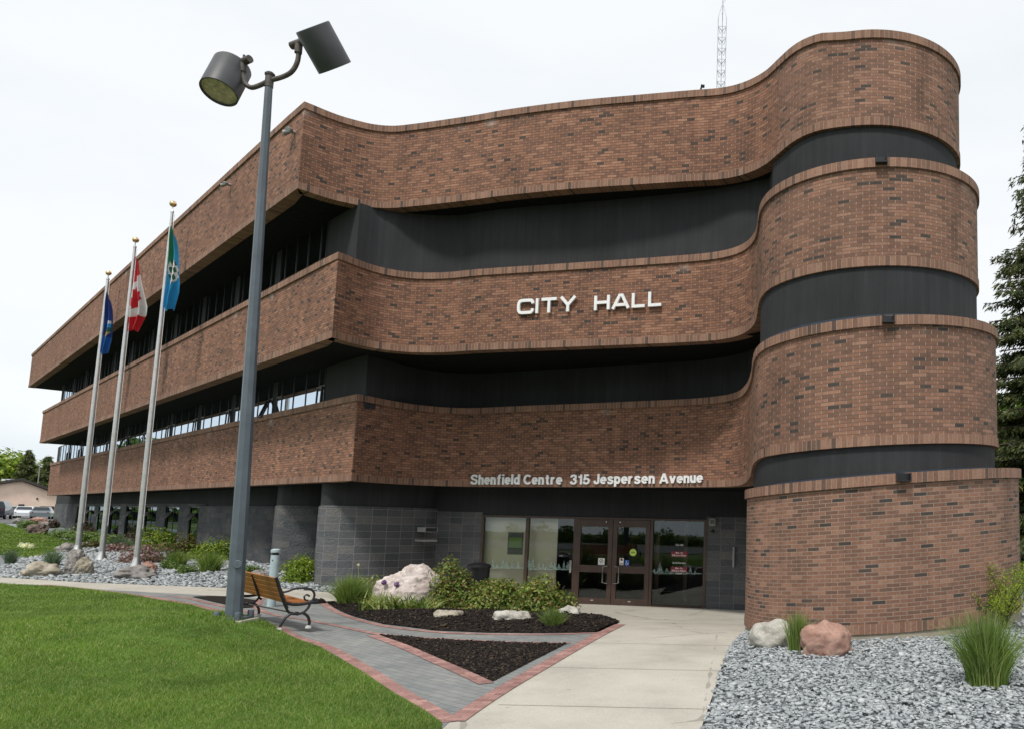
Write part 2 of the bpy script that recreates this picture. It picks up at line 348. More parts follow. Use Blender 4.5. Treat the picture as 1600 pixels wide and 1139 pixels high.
def densify(P,step=.35):
    out=[]
    for i in range(len(P)):
        a=Vector(P[i][:2]); b=Vector(P[(i+1)%len(P)][:2]); n=max(1,int((b-a).length/step))
        out+=[tuple(a.lerp(b,k/n)) for k in range(n)]
    return out
def sheet(name,P,off,mat,grid=.5,zf=None,kind='structure',holes=()):
    P=densify(P); xs=[p[0] for p in P]; ys=[p[1] for p in P]
    pts=[Vector(p) for p in P]; ed=[(i,(i+1)%len(P)) for i in range(len(P))]
    gx,gy=np.meshgrid(np.arange(min(xs)+grid/2,max(xs),grid),np.arange(min(ys)+grid/2,max(ys),grid)); k=inpoly(gx,gy,P)
    gx=gx[k];gy=gy[k]
    pts+= [Vector((a,b)) for a,b in zip(gx,gy)]
    r=delaunay_2d_cdt(pts,ed,[],1,1e-5); V=r[0]
    x=np.array([v.x for v in V]);y=np.array([v.y for v in V]); z=T(x,y)+off
    if zf is not None: z=z+zf(x,y,P)
    me=bpy.data.meshes.new(name); me.from_pydata([(a,b,c) for a,b,c in zip(x,y,z)],[],[f if True else f for f in r[2]]); me.materials.append(mat)
    me.polygons.foreach_set('use_smooth',[True]*len(me.polygons)); me.update()
    for p in me.polygons:
        if p.normal.z<0: 
            me.flip_normals(); break
    o=bpy.data.objects.new(name,me); COL.objects.link(o); tag(o,kind=kind); return o
def bdist(x,y,P):
    d=np.full(np.shape(x),1e9)
    for i in range(len(P)):
        ax,ay=P[i];bx,by=P[(i+1)%len(P)]; ux,uy=bx-ax,by-ay; l=ux*ux+uy*uy+1e-12
        t=np.clip(((x-ax)*ux+(y-ay)*uy)/l,0,1); d=np.minimum(d,np.hypot(x-ax-t*ux,y-ay-t*uy))
    return d
def G(pts): return [tuple(gp(u,v))[:2] for u,v in pts]
def cr(P,n=8,closed=False):
    P=[Vector(p) for p in P]; out=[]; m=len(P)
    for i in range(m-1):
        p0=P[max(i-1,0)];p1=P[i];p2=P[i+1];p3=P[min(i+2,m-1)]
        for k in range(n):
            t=k/n; out.append(.5*((2*p1)+(p2-p0)*t+(2*p0-5*p1+4*p2-p3)*t*t+(3*p1-p0-3*p2+p3)*t**3))
    out.append(P[-1]); return out
def ribbon(name,line,w,off,mat,side=1):
    """edging strip of width w laid along a ground line; UV in metres"""
    P=cr([(*p,) for p in line],6); mb=MB(); n=len(P); L_=[];R_=[];s=[0]
    for i in range(n):
        t=(P[min(i+1,n-1)]-P[max(i-1,0)]).normalized(); nn=Vector((-t.y,t.x))*side
        L_.append(P[i]); R_.append(P[i]+nn*w)
        if i: s.append(s[-1]+(P[i]-P[i-1]).length)
    def g(p): return (p.x,p.y,float(T(p.x,p.y))+off)
    for i in range(n-1):
        q=[g(L_[i]),g(L_[i+1]),g(R_[i+1]),g(R_[i])]; uv=[(0,s[i]),(0,s[i+1]),(w,s[i+1]),(w,s[i])]
        if side<0: q=q[::-1];uv=uv[::-1]
        mb.quad(*q,uv=uv)
    o=mb.build(name,mat); tag(o,kind='structure'); return o

# ------------------------------------------------------------------ plants and stones
def leaves(c,r,n,size,shape='ellipsoid',lobes=6,hang=0,seed=0,flat=0,ratio=.6):
    """leaf quads spread through a lumpy crown; returns V,F"""
    g=np.random.default_rng(seed); c=np.array(c,float); r=np.array(r,float)
    lc=g.normal(size=(lobes,3)); lc/=np.linalg.norm(lc,axis=1)[:,None]; lc*=g.uniform(.25,.72,(lobes,1)); lr=g.uniform(.35,.6,lobes)
    lc[:,2]=np.abs(lc[:,2])*.9 if flat else lc[:,2]
    k=g.integers(0,lobes,n); d=g.normal(size=(n,3)); d/=np.linalg.norm(d,axis=1)[:,None]
    p=lc[k]+d*(lr[k]*g.uniform(.55,1.05,n)**.7)[:,None]
    if flat: p[:,2]=np.abs(p[:,2])
    P=c+p*r
    nn=d+g.normal(size=(n,3))*.55+np.array([0,0,.4]); nn/=np.linalg.norm(nn,axis=1)[:,None]
    a=np.cross(nn,g.normal(size=(n,3))); a/=np.linalg.norm(a,axis=1)[:,None]; b=np.cross(nn,a)
    s=size*g.uniform(.6,1.3,n)[:,None]
    V=np.stack([P-a*s,P-b*s*ratio+nn*s*.15,P+a*s,P+b*s*ratio+nn*s*.15],1).reshape(-1,3)
    return V,np.arange(n*4).reshape(-1,4)
def blades(base,h,w,lean,g,seg=3,droop=.35):
    """grass blades from base points (n,3); h,w arrays"""
    n=len(base); th=g.uniform(0,2*pi,n); dx=np.stack([np.cos(th),np.sin(th),np.zeros(n)],1)
    if lean is not None: dx=lean/np.maximum(np.linalg.norm(lean,axis=1)[:,None],1e-6); 
    la=g.uniform(.1,1,n)*droop
    th2=g.uniform(0,2*pi,n); sd=np.stack([np.cos(th2),np.sin(th2),np.zeros(n)],1)
    V=[]
    for k in range(seg+1):
        t=k/seg; c=base+dx*(h*la*t**1.8*1.3)[:,None]+np.array([0,0,1])*(h*(t-.45*la*t**2.6))[:,None]
        ww=(w*(1-t)**.7 if k<seg else w*.04)[:,None] if k<seg else (w*.06)[:,None]
        V+= [c-sd*ww,c+sd*ww]
    V=np.stack(V,1); m=V.shape[1]; idx=np.arange(n)[:,None]*m
    Fs=np.concatenate([idx+np.array([[2*k,2*k+1,2*k+3,2*k+2]]) for k in range(seg)],0)
    return V.reshape(-1,3),Fs
def shrub(name,u,v,wpx,hpx,mat,label,cat='shrub',n=1500,leaf=.035,group=None,stems=True,depth=1.,seed=None,lobes=9,D=None,loose=0):
    p=gp(u,v) if D is None else None
    if D is not None:
        q=at(u,v,D); p=Vector((q.x,q.y,float(T(q.x,q.y))))
    k=p.y/F; w=wpx*k/2; h=hpx*k; seed=seed or int(u*7+v)
    e=empty(name,p,label,cat,group)
    V,Fc=leaves((p.x,p.y+w*depth*.6,p.z+.02),(w*1.3,w*depth*1.2,h*1.12),int(n*1.3),leaf,lobes=lobes+4,seed=seed,flat=1)
    g=np.random.default_rng(seed); m=int(n*(.06+loose)); th=g.uniform(0,2*pi,m); rr=g.uniform(.6,1.15,m)
    o=np_obj('foliage',V,Fc,mat,e)
    mb=MB(); g2=random.Random(seed)
    for i in range(9):
        a=g2.uniform(0,2*pi); mb.tube([(p.x,p.y+w*depth*.6,p.z-.03),(p.x+cos(a)*w*.4,p.y+w*depth*.6+sin(a)*w*.3,p.z+h*.45),(p.x+cos(a)*w*.75,p.y+w*depth*.6+sin(a)*w*.6,p.z+h*.8)],[.012,.008,.004],5)
    mb.build('stem',mt['bark'],e)
    return e
def tuft(name,u,v,wpx,hpx,mat,label,n=260,bw=.006,group=None,cat='grass clump',droop=.7,seed=None):
    p=gp(u,v); k=p.y/F; w=wpx*k/2; h=hpx*k; g=np.random.default_rng(seed or int(u*3+v))
    th=g.uniform(0,2*pi,n); r=w*.5*g.uniform(0,1,n); b=np.stack([p.x+r*np.cos(th),p.y+w*.3+r*np.sin(th),np.full(n,p.z-.01)],1)
    lean=np.stack([np.cos(th+g.normal(0,.5,n)),np.sin(th+g.normal(0,.5,n)),np.zeros(n)],1)
    hh=h*g.uniform(.6,1.12,n)
    V,Fc=blades(b,hh,np.full(n,bw),lean,g,5,np.clip((.25+1.1*r/(w*.5))*1.25*droop*w/h,0,1.7))
    o=np_obj(name,V,Fc,mat); o.location=(0,0,0); tag(o,label,cat,group); origin(o,p); return o
def origin(o,p):
    p=Vector(p); o.data.transform(Matrix.Translation(-p)); o.location=p
def rock(u,v,wpx,hpx,mat,label,seed=1,group=None,cat='boulder',depth=.8,rough=.22,facet=False,lean=0):
    p=gp(u,v); k=p.y/F; w=wpx*k/2; h=hpx*k
    bm=bmesh.new(); bmesh.ops.create_icosphere(bm,subdivisions=5,radius=1); sd=Vector((seed*3.7,seed*1.3,seed*7.1))
    for q in bm.verts:
        c=q.co.normalized(); r=1+rough*1.5*noise.noise(c*1.3+sd)+rough*.8*noise.noise(c*2.9+sd)+rough*.25*abs(noise.noise(c*7+sd))+rough*.12*noise.noise(c*17+sd)
        if facet:
            r-=rough*.5*abs(noise.noise(Vector((c.x*3+c.z*5,c.y*3,c.z*2-c.x*3))+sd))
            kk=noise.cell(Vector((c.x*2.2,c.y*2.2,c.z*2.2))+sd); r+=.03*kk
        q.co=c*r
    zm=min(q.co.z for q in bm.verts); zx=max(q.co.z for q in bm.verts); xm=max(abs(q.co.x) for q in bm.verts)
    for q in bm.verts:
        z=(q.co.z+.45)/(zx+.45); q.co=Vector((q.co.x/xm*w+lean*z*w*.3,q.co.y*w*depth,z*h))
    me=bpy.data.meshes.new('boulder'); bm.to_mesh(me); bm.free(); me.materials.append(mat); me.polygons.foreach_set('use_smooth',[not facet]*len(me.polygons))
    o=bpy.data.objects.new('boulder',me); COL.objects.link(o); o.location=(p.x,p.y+w*depth*.7,p.z); tag(o,label,cat,group); return o
def stones(name,poly,n,size,mat,label_kind='stuff',excl=None,flat=.34,seed=3,off=.0,weight=1.,zf=None):
    g=np.random.default_rng(seed); P=np.array(poly); x0,y0=P.min(0);x1,y1=P.max(0)
    X=[];Y=[];c=0
    while c<n:
        y=y0+(y1-y0)*g.uniform(0,1,n)**weight; x=g.uniform(x0,x1,n); k=inpoly(x,y,P)
        if excl is not None: k&=~excl(x,y)
        X.append(x[k]);Y.append(y[k]);c+=k.sum()
        if k.sum()==0: break
    x=np.concatenate(X)[:n];y=np.concatenate(Y)[:n];n=len(x)
    s=size*g.lognormal(0,.35,n)
    cube=np.array([(-1,-1,-1),(1,-1,-1),(1,1,-1),(-1,1,-1),(-1,-1,1),(1,-1,1),(1,1,1),(-1,1,1)],float)
    V=cube[None]*g.uniform(.55,1.1,(n,8,3))*np.stack([s,s*g.uniform(.5,.9,n),s*flat*g.uniform(.6,1.2,n)],1)[:,None,:]*.5
    a=g.uniform(0,2*pi,n);b=g.normal(0,.3,n)
    ca,sa,cb,sb=np.cos(a),np.sin(a),np.cos(b),np.sin(b)
    X_=V[:,:,0]*cb[:,None]+V[:,:,2]*sb[:,None]; Z_=-V[:,:,0]*sb[:,None]+V[:,:,2]*cb[:,None]; Y_=V[:,:,1]
    V=np.stack([X_*ca[:,None]-Y_*sa[:,None]+x[:,None],X_*sa[:,None]+Y_*ca[:,None]+y[:,None],Z_+(T(x,y)+off+(zf(x,y,poly) if zf else 0)+s*.22)[:,None]],2).reshape(-1,3)
    Fb=np.array([(0,3,2,1),(4,5,6,7),(0,1,5,4),(1,2,6,5),(2,3,7,6),(3,0,4,7)])
    Fc=(np.arange(n)[:,None,None]*8+Fb[None]).reshape(-1,4)
    o=np_obj(name,V,Fc,mat); tag(o,kind='stuff'); return o

# ------------------------------------------------------------------ ground
def gridsheet(name,xs,ys,off,mat,hole=None):
    X,Y=np.meshgrid(xs,ys); Z=T(X,Y)+off; nx=len(xs); V=np.stack([X.ravel(),Y.ravel(),Z.ravel()],1)
    i=np.arange(len(ys)-1)[:,None]*nx+np.arange(nx-1)[None]; i=i.ravel(); Fc=np.stack([i,i+1,i+nx+1,i+nx],1)
    o=np_obj(name,V,Fc,mat,smooth=True); tag(o,kind='structure'); return o
gridsheet('ground',np.concatenate([[-900,-500,-250,-150],np.arange(-100,-30,4),np.arange(-30,14,1.),np.arange(14,60,4),[120,400,900]]),np.concatenate([[-60,-30,-10],np.arange(-4,30,1.),np.arange(30,80,4),[120,250,600,1400]]),-.06,mt['ground'])
# parking lot and street
def flat(name,P,off,mat): return sheet(name,P,off,mat,grid=4)
flat('parking_lot',[(-150,62),(-52.5,62),(-54,110),(-150,125)],-.02,mt['asphalt'])
flat('street',[(-60,-3),(60,-3),(60,-16),(-60,-16)],-.02,mt['asphalt'])
gx0=[(0,901),(125,909),(250,914),(347,917.5),(444,919),(515,925)]
gl=G(gx0)
gravelL=G([(-30,899)]+gx0)+[(-9.5,22.8),(-12,24.2),(-15,27),(-22.2,32.5),(-45,54),(-56,62),(-60,60),(-45,40)]
sheet('gravel_bed',gravelL,-.03,mt['gravelbase'],1.)
pathR=[(1168,948),(1165,985),(1140,1010),(1128,1040),(1112,1090),(1095,1139)]
gravelR=G(pathR)+[(-.2,4.6),(12,4.6),(14,30),(.6,30),(.6,20)]
sheet('gravel_bed',gravelR,-.03,mt['gravelbase'],.8)
lawn2=G([(-40,812),(0,817),(25,824),(50,829),(88,840),(118,848),(133,857),(112,861),(84,863),(62,869),(45,872),(25,869),(0,865),(-40,862)])
sheet('lawn',lawn2,.0,mt['lawn'],1.)
# concrete
conc=G([(1168,948),(1165,985),(1140,1010),(1128,1040),(1112,1090),(1095,1139)])+[(-.1,5),(-2.7,5)]+G([(690,1139),(702,1128),(775,1087),(890,1017),(955,981),(968,972)])+[(-3.0,16.4),(-3.6,18.),(-4.5,18.6),(-7.5,18.4),(-9.2,18.3),(-9.6,17.2)]+G([(500,938),(456,936),(350,931),(200,923),(100,917),(0,912)])+[(-24,19.9),(-24,22)]+gl+[(-9.5,22.85),(-8.5,22.85),(.9,21.35),(.55,17.)]
sheet('walkway',conc,.0,mt['concrete'],.5)
# control joints are cut as thin dark strips on the slab
mb=MB()
for y in (8.3,10.4,12.5,14.6,16.7,18.8):
    x0=-2.4 if y<12 else -1.9-.12*(y-12) ; x0={8.3:-2.35,10.4:-2.45,12.5:-2.4,14.6:-2.6,16.7:-2.9,18.8:-4.6}[y]; x1=-.02 if y<9 else .25
    n=8
    for i in range(n):
        a=x0+(x1-x0)*i/n;b=x0+(x1-x0)*(i+1)/n
        mb.quad(*[(q,w,float(T(q,w))+.004) for q,w in ((a,y-.005),(b,y-.005),(b,y+.005),(a,y+.005))])
o=mb.build('walkway_joint',simple('joint',(.16,.15,.13),.95)); tag(o,kind='structure')
# pavers: one sheet under everything decorative
pav=G([(690,1139),(702,1128),(775,1087),(890,1017),(955,981),(930,988),(850,989),(760,988),(680,985),(600,975),(545,960),(520,948),(508,938),(500,937),(456,936),(350,931),(200,923),(100,917),(0,912),(-30,911)])+[]+G([(-30,913),(0,914),(100,919),(200,930),(300,947),(365,966),(440,987),(500,1012),(560,1047),(620,1087),(680,1122),(688,1139)])
sheet('paver_path',pav,.004,mt['paver'],.4)
pk=mt['pinkpaver']
lawnedge=[(60,914),(100,917.5),(200,929),(300,946),(365,964),(440,986),(500,1011),(560,1046),(620,1086),(665,1112),(690,1130)]
ribbon('paver_edging',G(lawnedge),.17,.008,pk,side=1)
ribbon('paver_edging',G([(694,1126),(775,1075),(890,1011),(940,985),(962,975)]),.2,.009,pk,side=-1)
ribbon('paver_edging',G([(507,938),(520,949),(545,961),(600,976),(680,986),(760,989.5),(850,990),(930,988)]),.16,.010,pk,side=-1)
tri=G([(592,992),(640,1009),(700,1035),(740,1052),(770,1065),(830,1034),(885,1006),(800,1004.5),(740,1002),(680,999)])
ribbon('paver_edging',G([(470,968),(530,980),(592,992),(680,999),(740,1002),(800,1004.5),(890,1006)]),.13,.011,pk,side=1)
ribbon('paver_edging',G([(592,992),(640,1009),(700,1035),(740,1052),(772,1067)]),.19,.012,pk,side=-1)
def triz(x,y,P): return .02*np.minimum(1,bdist(x,y,P)/.35)+.004*np.sin(x*13)*np.sin(y*11)
sheet('mulch_bed',tri,.014,mt['mulch'],.15,zf=triz)
tri2=G([(300,932.5),(330,931.5),(355,932),(400,938),(395,949),(375,950),(345,943)])
sheet('mulch_bed',tri2,.02,mt['mulch'],.2)
ribbon('paver_edging',G([(270,931),(300,934.5),(345,945),(378,952),(410,960)]),.13,.010,pk,side=-1)
ribbon('paver_edging',G([(404,934),(396,949),(420,960),(470,968)]),.13,.0105,pk,side=1)
bedf=[(504,937),(520,948),(545,960),(600,975),(680,985),(760,988.5),(850,989),(930,987.5),(968,972),(940,962)]
bed=G(bedf)+[(-3.6,16.9),(-4.2,18.2),(-7.5,18.),(-9.0,17.9),(-9.4,17.1)]
def bedz(x,y,P): return .16*np.minimum(1,bdist(x,y,P)/.9)**.7+.012*np.sin(x*21)*np.sin(y*17)
sheet('mulch_bed',bed,.018,mt['mulch'],.2,zf=bedz)
# front lawn: soil sheet and real blades
lawn=G([(-30,915)]+[(0,912)]+lawnedge[1:]+[(690,1139)])+[(-2.75,6.4),(-3.0,4.6),(-16,3.2),(-30,8),(-30,20)]
def lawnz(x,y,P): return .05*np.minimum(1,bdist(x,y,P)/.5)
sheet('lawn',lawn,.015,mt['lawn'],.5,zf=lawnz)
# turf
def turf(poly,n,hh,bw,seed,near=True,zf=None):
    g=np.random.default_rng(seed); P=np.array(poly); x0,y0=P.min(0);x1,y1=P.max(0); X=[];Y=[];c=0
    while c<n:
        m=n*2; d=(1/y0**1.1*(1-g.uniform(0,1,m))+1/y1**1.1*g.uniform(0,1,m)) if False else None
        t=g.uniform(0,1,m); y=1/(1/max(y0,4.6)+(1/y1-1/max(y0,4.6))*t) if near else g.uniform(y0,y1,m)
        x=g.uniform(x0,x1,m); k=inpoly(x,y,P)&(x/y>-.98)
        X.append(x[k]);Y.append(y[k]);c+=k.sum()
    x=np.concatenate(X)[:n];y=np.concatenate(Y)[:n]
    z=T(x,y)+(zf(x,y,poly) if zf else 0)+.005
    lum=g.uniform(.7,1.2,n); h=hh*lum*(1+.5*np.sin(x*1.7+np.sin(y*2.3))*np.sin(y*1.9)*.5)
    ed=np.minimum(1,bdist(x,y,poly)/.12+.35); h=h*ed
    V,Fc=blades(np.stack([x,y,z],1),h,bw*np.maximum(1,y/9.),None,g,2,.9)
    return V,Fc
V,Fc=turf(lawn,210000,.062,.0032,5,zf=lawnz); o=np_obj('grass',V,Fc,mt['grass']); tag(o,kind='stuff')
V,Fc=turf(lawn2,26000,.09,.012,6,near=False); o=np_obj('grass',V,Fc,mt['grass']); tag(o,kind='stuff')
# gravel stones
stones('gravel',G(pathR)+[(-.2,5.2),(6.4,5.2),(9,18),(6,19),(5.6,14),(.6,18)],44000,.041,mt['gravel'],excl=lambda x,y:np.hypot(x-3.0,y-15.2)<2.65,weight=1.2)
stones('gravel',G([(-20,900)]+gx0)+[(-9.6,22.4),(-15,26.5),(-22.5,31.5),(-33,40),(-30,34)],22000,.075,mt['gravel'],excl=lambda x,y:inpoly(x,y,lawn2),seed=9,off=-.01)
stones('mulch_chips',tri,7000,.022,mt['chips'],seed=4,off=.016,zf=triz)
stones('mulch_chips',bed,15000,.028,mt['chips'],seed=5,off=.02,zf=bedz)

# ------------------------------------------------------------------ city hall
hall=empty('city_hall',(-5,24,0),'three-storey brown brick city hall with dark window bands and a rounded tower','building')
Z1b,Z1t,Z2b,Z2t,Z3b,Z3t=2.966,5.166,6.239,8.294,9.99,12.19
dL=Vector((-.743,.669)).normalized(); nL=Vector((-dL.y,dL.x)); 
if nL.y>0: nL=-nL
BD={}
BD[3]=dict(corner=(-10.65,18.0),L=61.5,ctl=[(-10.2,18.55),(-9.8,18.85),(-9.4,19.05),(-8.9,19.1),(-8.3,18.97),(-7.5,18.75),(-6.5,18.45),(-5.6,18.15),(-3.9,17.7),(-2.3,17.38),(-1.1,17.15),(-.3,17.0),(.25,16.72),(.68,16.25),(.97,15.65),(1.19,15.18),(1.42,14.84)],c=(2.88,16.24),R=2.03,a0=236)
BD[2]=dict(corner=(-9.4,17.75),L=54,ctl=[(-9.15,18.4),(-8.85,18.85),(-8.4,19.12),(-7.9,19.2),(-7.2,19.1),(-6.3,18.8),(-4.5,18.35),(-2.5,17.85),(-.8,17.38),(-.1,17.05),(.32,16.6),(.52,16.0),(.56,15.4)],c=(2.70,14.94),R=2.134,a0=180)
BD[1]=dict(corner=(-9.55,19.5),L=53.5,ctl=[(-9.2,20.4),(-8.8,21.1),(-8.1,21.6),(-7.2,21.6),(-5.7,21.0),(-3.8,20.3),(-2.6,19.82),(-1.1,19.2),(-.25,18.65),(.2,18.0),(.42,17.1),(.5,16.1)],c=(2.85,15.08),R=2.34,a0=180)
def ray_t(u,v,o_,d_):
    d=ray(u,v); M2=Matrix(((d_.x,-d.x),(d_.y,-d.y))); r=M2.inverted()@Vector((-o_[0],-o_[1])); return r.x
for k_,u_,v_ in ((3,45,600),(2,64,675),(1,77,745)): BD[k_]['L']=ray_t(u_,v_,BD[k_]['corner'],dL)
NB,NC,NT_=44,90,90
def band_line(k):
    b=BD[k]; c=Vector(b['corner']); A=[c+dL*(b['L']*(1-i/NB)) for i in range(NB)]
    a0=math.radians(b['a0']); cc=Vector(b['c']); tp=cc+Vector((cos(a0),sin(a0)))*b['R']
    sp=cr([c]+[Vector(p) for p in b['ctl']]+[tp,cc+Vector((cos(a0+.3),sin(a0+.3)))*b['R']],10)[:-10]
    # resample by arc length
    d=[0]
    for i in range(1,len(sp)): d.append(d[-1]+(sp[i]-sp[i-1]).length)
    C=[]; j=0
    for i in range(NC+1):
        t=d[-1]*i/NC
        while j<len(d)-2 and d[j+1]<t: j+=1
        f=(t-d[j])/(d[j+1]-d[j]); C.append(sp[j].lerp(sp[j+1],f))
    a1=math.radians(385); Tt=[cc+Vector((cos(a0+(a1-a0)*i/NT_),sin(a0+(a1-a0)*i/NT_)))*b['R'] for i in range(1,NT_+1)]
    e=Tt[-1]+Vector((.1,5))
    return A+C+Tt+[e]
LN={k:band_line(k) for k in (1,2,3)}
NN=len(LN[1])
def wgt(i):  # 0 on the front, 1 on the tower
    t=(i-NB-NC*.8)/(NC*.2+NT_*.12); t=min(max(t,0),1); return t*t*(3-2*t)
DZ={(3,'t'):(-.31,-.03),(3,'b'):(-.05,-.03),(2,'t'):(.12,.026),(2,'b'):(.265,.026),(1,'t'):(.33,.062),(1,'b'):(.36,.062)}
Z0={(3,'t'):Z3t,(3,'b'):Z3b,(2,'t'):Z2t,(2,'b'):Z2b,(1,'t'):Z1t,(1,'b'):Z1b}
def zz(k,e,i,p):
    a,s=DZ[(k,e)]; return Z0[(k,e)]+wgt(i)*(a+s*(min(p.x,5.4)-.5))
def normals(P,corner=None):
    out=[]; n=len(P)
    for i in range(n):
        t=(P[min(i+1,n-1)]-P[max(i-1,0)])
        if corner is not None and i==corner: t=(P[i+1]-P[i]).normalized()+(P[i]-P[i-1]).normalized()
        t.normalize(); out.append(Vector((t.y,-t.x)))   # outward: to the right of travel
    return out
def arcl(P):
    d=[0]
    for i in range(1,len(P)): d.append(d[-1]+(P[i]-P[i-1]).length)
    return d
SC=.155
for k in (1,2,3):
    P=LN[k]; nr=normals(P,NB); s=arcl(P)
    w=MB(); zt=[zz(k,'t',i,P[i]) for i in range(NN)]; zb=[zz(k,'b',i,P[i]) for i in range(NN)]
    for i in range(NN-1):
        j=i+1; w.m=1 if i>=NB+NC*.9 else 0
        w.quad((*P[i],zb[i]),(*P[j],zb[j]),(*P[j],zt[j]),(*P[i],zt[i]),uv=[(s[i],0),(s[j],0),(s[j],2.2),(s[i],2.2)])
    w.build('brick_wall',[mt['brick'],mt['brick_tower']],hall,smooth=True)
    # left end return wall
    w=MB(); c=P[0]; e=c-nL*14
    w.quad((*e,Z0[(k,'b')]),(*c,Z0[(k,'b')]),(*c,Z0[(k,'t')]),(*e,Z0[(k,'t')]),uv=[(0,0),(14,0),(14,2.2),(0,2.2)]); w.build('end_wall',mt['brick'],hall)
    for e_,z0_,z1_,pr in (('t',-SC,.012,.045),('b',-.012,SC,.018)):
        m=MB()
        for i in range(NN-1):
            j=i+1; base=zt if e_=='t' else zb
            def q(a,out,dz): 
                pp=P[a]+nr[a]*out; return (*pp,base[a]+dz)
            u=[(s[i],0),(s[j],0),(s[j],1),(s[i],1)]
            m.quad(q(i,pr,z0_),q(j,pr,z0_),q(j,pr,z1_),q(i,pr,z1_),uv=u)
            m.quad(q(i,pr,z1_),q(j,pr,z1_),q(j,-.3,z1_),q(i,-.3,z1_),uv=u)
            m.quad(q(i,-.02 if e_=='t' else -.3,z0_),q(j,-.02 if e_=='t' else -.3,z0_),q(j,pr,z0_),q(i,pr,z0_),uv=u)
        m.build('coping' if e_=='t' else 'soldier_course',mt['soldier'],hall,smooth=True)
# recessed dark walls above bands 0,1,2
RC={1:.2,2:.7}; CW={1:(-9.45,19.68),2:(-9.53,18.85)}; CYL={2:((2.87,16.2),2.075),1:(BD[2]['c'],BD[2]['R']-.03)}
def inner(k):
    C={2:[(-9.2,19.17),(-8.8,19.32),(-8.2,19.5),(-7.2,19.48),(-6,19.05),(-4.2,18.6),(-2.4,18.15),(-.7,17.65),(.3,17.2),(.85,16.9),(1.15,16.6)],
       1:[(-9.2,20.5),(-8.85,21.35),(-8.2,21.95),(-7.2,21.95),(-5.7,21.4),(-3.8,20.7),(-2.6,20.2),(-.9,19.55),(.0,18.9),(.6,18.0),(.95,17.)]}[k]
    return [LN[k][i]-nL*RC[k] for i in range(NB)]+cr([Vector(CW[k])]+[Vector(c) for c in C],6)
IN={1:inner(1),2:inner(2)}
TS=2.75  # solid wall length next to the corner on the left side
for k in (1,2):
    P=IN[k]; w=MB(); cpt=P[NB]
    st=[i for i in range(NN)]
    def zl(i): return zz(k,'t',i,P[i])-.25
    def zh(i): return zz(k+1,'b',i,P[i])+.12
    a=cpt; bb=LN[k][NB]-nL*RC[k]+dL*TS
    # solid part on the window side, front, tower
    w.quad((*bb,Z0[(k,'t')]-.25),(*a,Z0[(k,'t')]-.25),(*a,Z0[(k+1,'b')]+.12),(*bb,Z0[(k+1,'b')]+.12))
    for i in range(NB,len(P)-1): w.quad((*P[i],Z0[(k,'t')]-.3),(*P[i+1],Z0[(k,'t')]-.3),(*P[i+1],Z0[(k+1,'b')]+.008),(*P[i],Z0[(k+1,'b')]+.008))
    w.build('recessed_wall',mt['stucco'],hall,smooth=True)
    w=MB(); cc,RR=CYL[k]; CP=[Vector(cc)+Vector((cos(math.radians(a)),sin(math.radians(a))))*RR for a in range(120,391,3)]
    if k==2:
        U=LN[3]; nu=normals(U,NB); CP=[Vector((.80,18.5)),Vector((.80,17.2))]+[U[i]-nu[i]*.06 for i in range(NB+60,NN-1) if U[i].x>.76]
    zlo=lambda p:Z0[(k,'t')]+DZ[(k,'t')][0]+DZ[(k,'t')][1]*(p.x-.5)-.15
    zhi=lambda p:Z0[(k+1,'b')]+DZ[(k+1,'b')][0]+DZ[(k+1,'b')][1]*(p.x-.5)+(.1 if k==1 else .0)
    for a,b in zip(CP[:-1],CP[1:]): w.quad((*a,zlo(a)),(*b,zlo(b)),(*b,zhi(b)),(*a,zhi(a)))
    w.build('tower_recessed_wall',mt['stucco'],hall,smooth=True)
    w=MB(); nc=normals(CP)
    for i in range(len(CP)-1):
        q=lambda j,dz:(*(CP[j]+nc[j]*.012),zlo(CP[j])+.15+dz); w.quad(q(i,-.05),q(i+1,-.05),q(i+1,.07),q(i,.07))
    w.build('flashing',mt['flash'],hall)
# soffits (underside of bands 1-3) and ledges
for k in (3,2,1):
    P=LN[k]; m=MB(); zf=lambda i:zz(k,'b',i,P[i])+.012; sp_i=NB+int(NC*.8); cen=Vector(BD[k]['c'])
    m.poly([(*P[i],Z0[(k,'b')]+.012) for i in range(sp_i+1)]+[(*cen,Z0[(k,'b')]+.012),(3.,40,Z0[(k,'b')]+.012),(*(P[0]-nL*14),Z0[(k,'b')]+.012)])
    for i in range(sp_i,NN-2): m.poly([(*P[i],zf(i)),(*P[i+1],zf(i+1)),(*cen,zf(NB+NC))])
    m.build('soffit',mt['soffit'],hall)
    if k<3:
        m=MB(); P=LN[k]; q=IN[k]; cc=Vector(BD[k]['c'])
        m.poly([(*P[i],Z0[(k,'t')]-.03) for i in range(NB+int(NC*.8)+1)]+[(*cc,Z0[(k,'t')]-.03),(3.,40,Z0[(k,'t')]-.03),(*(P[0]-nL*14),Z0[(k,'t')]-.03)])
        for i in range(NB+NC,NN-2): m.poly([(*P[i],zz(k,'t',i,P[i])-.05),(*P[i+1],zz(k,'t',i+1,P[i+1])-.05),(*cc,zz(k,'t',NB+NC+20,cc)-.05)])
        m.build('ledge',mt['roof'],hall)
m=MB(); P=LN[3]; m.poly([(*(P[0]-nL*14),Z3t-.5)]+[(*(P[i]-normals(P,NB)[i]*.1),Z3t-.5) for i in range(0,NN,3)]+[(8,40,Z3t-.5)]); m.build('roof',mt['roof'],hall)
